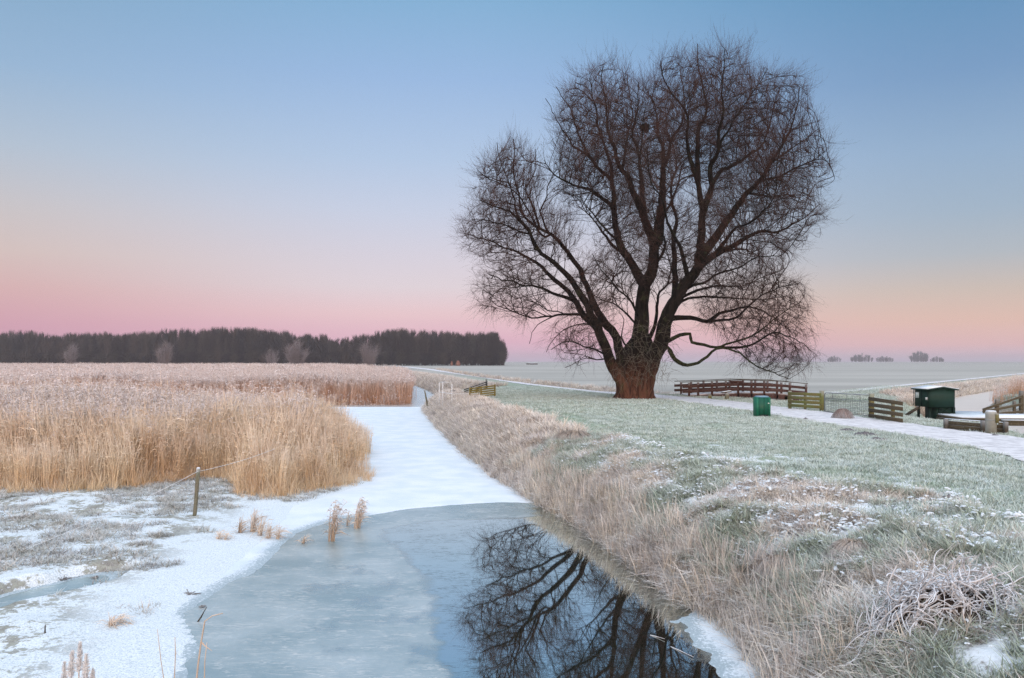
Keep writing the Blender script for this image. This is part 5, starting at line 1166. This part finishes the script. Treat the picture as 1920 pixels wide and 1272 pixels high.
# leaning posts and the wire fence on the left
def stick(name, a, b, r0, r1, mat, label, cat, sides=9, snow=False):
    a = np.array(a); b = np.array(b); o_ = empty(name, a); tag(o_, label, cat); dv = b-a
    MB().tube([dv*-.12, dv*.0, dv*.3+V3(.006, 0, 0), dv*.7, dv], [r0, r0, r0*.97, r1*1.05, r1], sides).build('shaft', mat, o_)
    if snow: MB().tube([dv*1.002, dv*1.002+V3(0, 0, .018), dv*1.002+V3(0, 0, .03)], [r1*1.02, r1*.95, r1*.4], sides).build('snow', M_SNOW, o_)
    return o_
zL = .14; a = atg(365, 966, zL); d0 = a[1]; b = at(372, 879, d0)
wp = stick('fence_post', a, b, .046, .044, M_GYW, 'grey leaning wooden post with a snow cap before the near reeds', 'post', snow=True)
p0 = at(372, 884, d0); w0_ = at(268, 926, d0-1.2); w1_ = at(-40, 1062, d0-4.5); w2_ = at(515, 842, d0+3.0)
def sag(a, b, n, s): return [a+(b-a)*t-V3(0, 0, s*4*t*(1-t)) for t in np.linspace(0, 1, n)]
wr = MB().tube(sag(w1_, p0-V3(0, .07, 0), 16, .10)[:-1]+sag(p0-V3(0, .07, 0), w2_, 8, .05), .005, 4).build('fence_wire', M_WHITE); tag(wr, 'thin frosted wire running from the leaning post into the reeds', 'wire')
w1_ = at(420, 915, d0+.5); w2_ = at(520, 872, d0+2.5)
stick('stake', at(803, 769, 60), at(796, 731, 60), .085, .05, M_GYW, 'thin leaning stake in the ice edge at the far end of the white ice', 'stake')
stick('stake', at(820, 761, 62), at(824, 753, 62), .08, .08, plain('rust_stake', (.11, .04, .03), .9), 'short rust red stake tilted on the bank beside the thin leaning stake', 'stake')
stick('branch', at(826, 749, 66), at(838, 757, 64), .05, .03, M_DKW, 'dark branch lying at the edge of the inlet ice', 'branch')
mole(atg(851, 747, 1.0), .5, .3, 55, 'dark rubble lump in the inlet beside the white railing', None)

# ------------------------------------------------------------------ tufts and stalks standing in ice and snow
def reed_tuft(px, py, hpx, wpx, seed, label, group, mat=None, n=26, z=.01, plume=0, w_=.010):
    p = atg(px, py, z); d_ = p[1]; H = hpx/F*d_; rad = max(.03, wpx/F*d_*.32)
    me = reed_clump(n, rad, H, mat or M_REED, w=w_, leaves=3, plume=plume, R=np.random.RandomState(seed), hv=.22, lw=.011)
    o = link('reed_tuft', me); o.location = (p[0], p[1], z); tag(o, label, 'reed tuft', group); return o
M_STUB = reed_mat('dead_stubble', (.48, .36, .25), (.62, .49, .36), (.6, .52, .48), .5)
for i, a in enumerate([(621, 1014, 62, 20, 'pale reed tuft standing in the thin ice, left and taller of two', 40, 1), (670, 990, 44, 20, 'pale reed tuft standing in the thin ice, right and shorter of two', 36, 1), (652, 985, 26, 12, 'few thin reeds beside the right tuft in the ice', 10, 0),
      (449, 1003, 32, 14, 'dead reed stub first from the left of the row by the snow edge', 26, 0), (474, 1000, 40, 18, 'tallest dead reed stub in the row by the snow edge', 36, 0), (487, 1006, 36, 14, 'dead reed stub just right of the tallest in the row', 26, 0), (502, 1010, 30, 16, 'loose dead reed stub with a gap on both sides in the row', 20, 0), (520, 1011, 26, 11, 'last dead reed stub of the row at the thin ice', 20, 0),
      (408, 1016, 18, 11, 'short orange reed stub on the snow left of the row', 16, 0), (423, 1017, 22, 10, 'thin reed stub beside the short orange one', 10, 0), (207, 1183, 27, 18, 'orange reed stub alone on the snow at lower left', 26, 0), (224, 1177, 24, 12, 'sparse stub of thin reeds behind the lone orange one', 8, 0),
      (568, 1018, 15, 9, 'tiny frosted tuft in the grey ice left of the two pale tufts', 10, 0)]):
    reed_tuft(a[0], a[1], a[2], a[3], 100+i, a[4], 'reed tufts in the ice and snow', M_STUB, a[5], plume=a[6]*3, w_=.011)
def debris(px, py, r, seed, label):
    R = np.random.RandomState(seed); p = atg(px, py, .02); n = 60; S0 = R.normal(0, r*.4, (n, 3))*np.array([1, .7, .15]); d_ = R.normal(0, 1, (n, 3))*np.array([1, 1, .5]); d_[:, 2] = np.abs(d_[:, 2]); d_ /= np.linalg.norm(d_, axis=1)[:, None]
    t = np.array([0, .5, 1.]); P = S0[:, None]+d_[:, None]*t[None, :, None]*(r*R.uniform(.3, .9, n))[:, None, None]; P[..., 2] = np.maximum(P[..., 2]-.3*r*t**2, 0)
    V, Q = batch_tubes(P, np.full((n, 3), .006)*np.array([1, .8, .4]), 3)
    o = link('plant_debris', mesh('plant_debris', V, [Q], plain('debris%d' % seed, (.12, .10, .08), .9, frost=.4))); o.location = tuple(p); tag(o, label, 'plant debris', 'plant debris on the snow')
for i, (px, py, r, l) in enumerate([(352, 1114, .13, 'grey plant remains at the rim of the thin ice'), (278, 1130, .09, 'dark plant remains with an upright stub in mid snow'), (87, 1205, .14, 'dark plant remains under the upright twig at lower left'), (42, 1215, .11, 'flat dark plant remains left of the upright twig'), (12, 1228, .11, 'flat dark plant remains at the left edge'),
      (12, 1212, .10, 'small dark plant remains nearest the left edge'), (276, 1161, .08, 'little dark twig heap in mid snow'), (240, 1085, .13, 'dark stalk litter at the marsh edge'), (380, 1137, .05, 'tiny dark tuft frozen in the grey ice'), (178, 1083, .07, 'small pointed stub behind the frozen puddle'), (120, 1085, .16, 'frosted litter along the frozen puddle'), (156, 1186, .06, 'tiny dark stub left of the lone orange reed stub')]):
    debris(px, py, r, 200+i, l)
stick('twig', atg(83, 1202, .03), at(85, 1172, atg(83, 1202, .03)[1]), .014, .008, M_DKW, 'upright dark twig in the snow at lower left', 'twig', 6)
stick('twig', atg(95, 1204, .03), atg(127, 1214, .03), .014, .007, M_DKW, 'dark twig lying on the snow right of the upright twig', 'twig', 6)
stick('twig', atg(371, 1166, .0), at(388, 1138, atg(371, 1166, 0)[1]), .012, .006, M_DKW, 'dark twig sticking slanted out of the grey ice', 'twig', 6)
for i, (x0, y0, x1, y1, l) in enumerate([(1233, 1158, 1236, 1143, 'thin bent stalk in the dark water near the ice patch'), (1222, 1192, 1246, 1198, 'stalk lying on the dark water'), (1262, 1215, 1300, 1232, 'stalk lying across the edge of the snowy ice patch')]):
    a = atg(x0, y0, .0); b = at(x1, y1, a[1]) if i == 0 else np.array(atg(x1, y1, .02)); stick('stalk', a, b, .008, .004, M_ROOT, l, 'stalk', 5)

# near reed stalks standing up from below the frame
def near_reed(pts, d_, r0, label, plume=False, leaf=None, seed=0):
    R = np.random.RandomState(seed); P = [at(px, py, d_) for px, py in pts]; base = P[0].copy(); base[2] = .05; rt = empty('reed_stalk', base); tag(rt, label, 'reed stalk', 'near reed stalks at the lower left')
    PL = [p-base for p in P]; PL = [V3(0, 0, -.05)]+PL
    MB().tube(PL, np.linspace(r0, r0*.45, len(PL)), 6).build('stem', M_NR, rt, smooth=True)
    for lf in (leaf or []):
        Q_ = [at(px, py, d_)-base for px, py in lf]; V, Q = ribbons(np.array([Q_]), np.linspace(r0*2.2, r0*.3, len(Q_))[None], np.array([[0, .3, .95]])); link('leaf', mesh('leaf', V, [Q], M_NR), rt)
    if plume:
        m = 420; f = R.rand(m)**.8; a = PL[-3]; b = PL[-1]; S0 = a+(b-a)*f[:, None]; dv = R.normal(0, 1, (m, 3)); dv[:, 2] = np.abs(dv[:, 2])+.8; dv /= np.linalg.norm(dv, axis=1)[:, None]
        t = np.array([0, .5, 1.]); Pp = S0[:, None]+dv[:, None]*t[None, :, None]*(R.uniform(.012, .034, m)*(1.15-f*.8))[:, None, None]
        V, Q = batch_tubes(Pp, np.full((m, 3), .0022)*np.array([1, .9, .6]), 3); link('plume', mesh('plume', V, [Q], M_NRP), rt)
    return rt
M_NR = plain('frosted_near_reed', (.52, .42, .34), .8, var=.2, frost=.3, sc=30); M_NRP = plain('frosted_plume', (.90, .92, .97), .9, var=.3, sc=30)
near_reed([(372, 1500), (366, 1300), (371, 1250), (377, 1205), (384, 1165), (398, 1155), (418, 1150)], 4.4, .0065, 'tall pale broken reed stalk bent to the right at the bottom edge', leaf=[[(384, 1166), (386, 1150), (387, 1144)], [(376, 1203), (386, 1213), (398, 1221)]], seed=1)
near_reed([(392, 1500), (383, 1290), (384, 1240), (388, 1205)], 4.3, .0045, 'thinner reed stalk right beside the tall broken one', seed=2)
near_reed([(322, 1500), (326, 1300), (329, 1225), (328, 1195)], 4.4, .004, 'thin straight reed stalk left of the tall broken one', leaf=[[(329, 1230), (332, 1222), (334, 1205)]], seed=3)
near_reed([(308, 1500), (311, 1300), (302, 1240), (295, 1180)], 4.5, .0035, 'thin reed stalk leaning left behind the straight one', seed=4)
near_reed([(147, 1500), (147, 1330), (148, 1262), (150, 1240), (150, 1206)], 3.6, .004, 'frosted reed plume tallest at the lower left edge', True, seed=5)
near_reed([(136, 1500), (134, 1340), (132, 1275), (133, 1255), (136, 1222)], 3.7, .0035, 'slim frosted reed plume left of the tallest one', True, seed=6)
near_reed([(166, 1500), (164, 1340), (160, 1280), (160, 1260), (162, 1228)], 3.6, .0035, 'slim frosted reed plume right of the tallest one', True, seed=7)
near_reed([(118, 1500), (116, 1350), (119, 1300), (120, 1275), (121, 1242)], 3.8, .003, 'small white reed plume leftmost of the lower left group', True, seed=8)
near_reed([(178, 1500), (172, 1350), (173, 1310), (173, 1290), (174, 1255)], 3.8, .003, 'small white reed plume rightmost of the lower left group', True, seed=9)

# ------------------------------------------------------------------ tangle of frosted roots on the right bank
RX, RY = 4.3, 8.3
rc = empty('root_tangle', (RX, RY, H1(RX, RY))); tag(rc, 'tangled heap of frost covered roots on the right bank', 'root heap')
R = np.random.RandomState(4)
V = []; nn = 40; rings = 12     # dark peat mound under the roots
for i in range(rings):
    f = i/(rings-1)
    for k in range(nn):
        q = 2*math.pi*k/nn; rr = .62*f*(1+.3*mnoise.noise(Vector((math.cos(q), math.sin(q), 3)))); x, y = rr*math.cos(q)*1.15, rr*math.sin(q)*.8
        V.append((x, y, float(H1(RX+x, RY+y))-H1(RX, RY)+.34*(1-f**2)+.05*mnoise.noise(Vector((x*9, y*9, 1)))-.02))
Q = [[i*nn+k, i*nn+(k+1) % nn, (i+1)*nn+(k+1) % nn, (i+1)*nn+k] for i in range(rings-1) for k in range(nn)]
link('peat', mesh('peat', V, [np.array(Q)], plain('peat', (.04, .028, .022), .95, var=.5, sc=20), smooth=True), rc)
def roots(n, thick, sx, name, seed):
    R = np.random.RandomState(seed); Ps = []; Rs = []
    for i in range(n):
        q = R.uniform(0, 2*np.pi); r_ = math.sqrt(R.rand())*sx; x, y = r_*math.cos(q)*1.2, r_*math.sin(q)*.75; dirq = R.uniform(0, 2*np.pi); v = V3(math.cos(dirq), math.sin(dirq), R.uniform(-.1, .5)); P = []
        L = R.uniform(.18, .55); curl = R.normal(0, 1.1, 3); p_ = V3(x, y, .34*(1-(r_/sx)**2)+R.uniform(.0, .10))
        for k in range(9):
            P.append(p_.copy()); v = v+np.cross(v, curl)*.22+R.normal(0, .10, 3)+V3(0, 0, -.07); v /= np.linalg.norm(v); p_ = p_+v*L/8
            gz_ = .29*max(0, 1-((p_[0]/.75)**2+(p_[1]/.5)**2)); p_[2] = max(p_[2], gz_-.01+(RY+p_[1] < 0)*0)
        Ps.append(P); Rs.append(np.linspace(1, .45, 9)*thick*R.uniform(.6, 1.3))
    Ps = np.array(Ps); base = height(RX+Ps[..., 0], RY+Ps[..., 1])-H1(RX, RY); Ps[..., 2] += base
    V, Q = batch_tubes(Ps, np.array(Rs), 6); return link(name, mesh(name, V, [Q], M_ROOT, smooth=True), rc)
roots(420, .0070, .70, 'fine_roots', 1); roots(150, .0150, .54, 'thick_roots', 2)
# single clumps of longer grass on the bank
M_BCL = blade_mat('straw_tuft', [(.30,.19,.11), (.44,.30,.19)], .1, .4, 2)
for i, (px, py, z, rad, h, l) in enumerate([(1075, 815, 1.5, .75, .45, 'orange brown grass hummock on the bank crest'), (1462, 985, 1.45, .30, .34, 'upright tuft of straw stalks on the mid bank'), (1600, 1000, 1.45, .35, .30, 'rounded straw tuft left of the root tangle')]):
    p = atg(px, py, z); clump('grass_hummock', (p[0], p[1], H1(p[0], p[1])-.04), rad, h, 1500, M_BCL, l, 'grass tuft', 20+i, w_=.009, up_=.35)

# ------------------------------------------------------------------ cold haze over the fields
hb_ = [(x, y, z) for z in (-2.5, 27) for x, y in ((-2200, -300), (2200, -300), (2200, 3000), (-2200, 3000))]
hz = link('haze', mesh('haze', hb_, [np.array([[3, 2, 1, 0], [4, 5, 6, 7], [0, 1, 5, 4], [1, 2, 6, 5], [2, 3, 7, 6], [3, 0, 4, 7]])])); hm = bpy.data.materials.new('haze'); hm.use_nodes = True
hn = hm.node_tree; hn.nodes.clear(); o_ = hn.nodes.new('ShaderNodeOutputMaterial'); v_ = hn.nodes.new('ShaderNodeVolumePrincipled')
v_.inputs['Color'].default_value = (.92, .87, .90, 1); v_.inputs['Density'].default_value = .00032; v_.inputs['Anisotropy'].default_value = .2
hm.cycles.volume_sampling = 'MULTIPLE_IMPORTANCE'; hm.cycles.homogeneous_volume = True
hn.links.new(v_.outputs[0], o_.inputs['Volume']); hz.data.materials.append(hm); tag(hz, 'thin cold haze over the polder', kind='stuff')
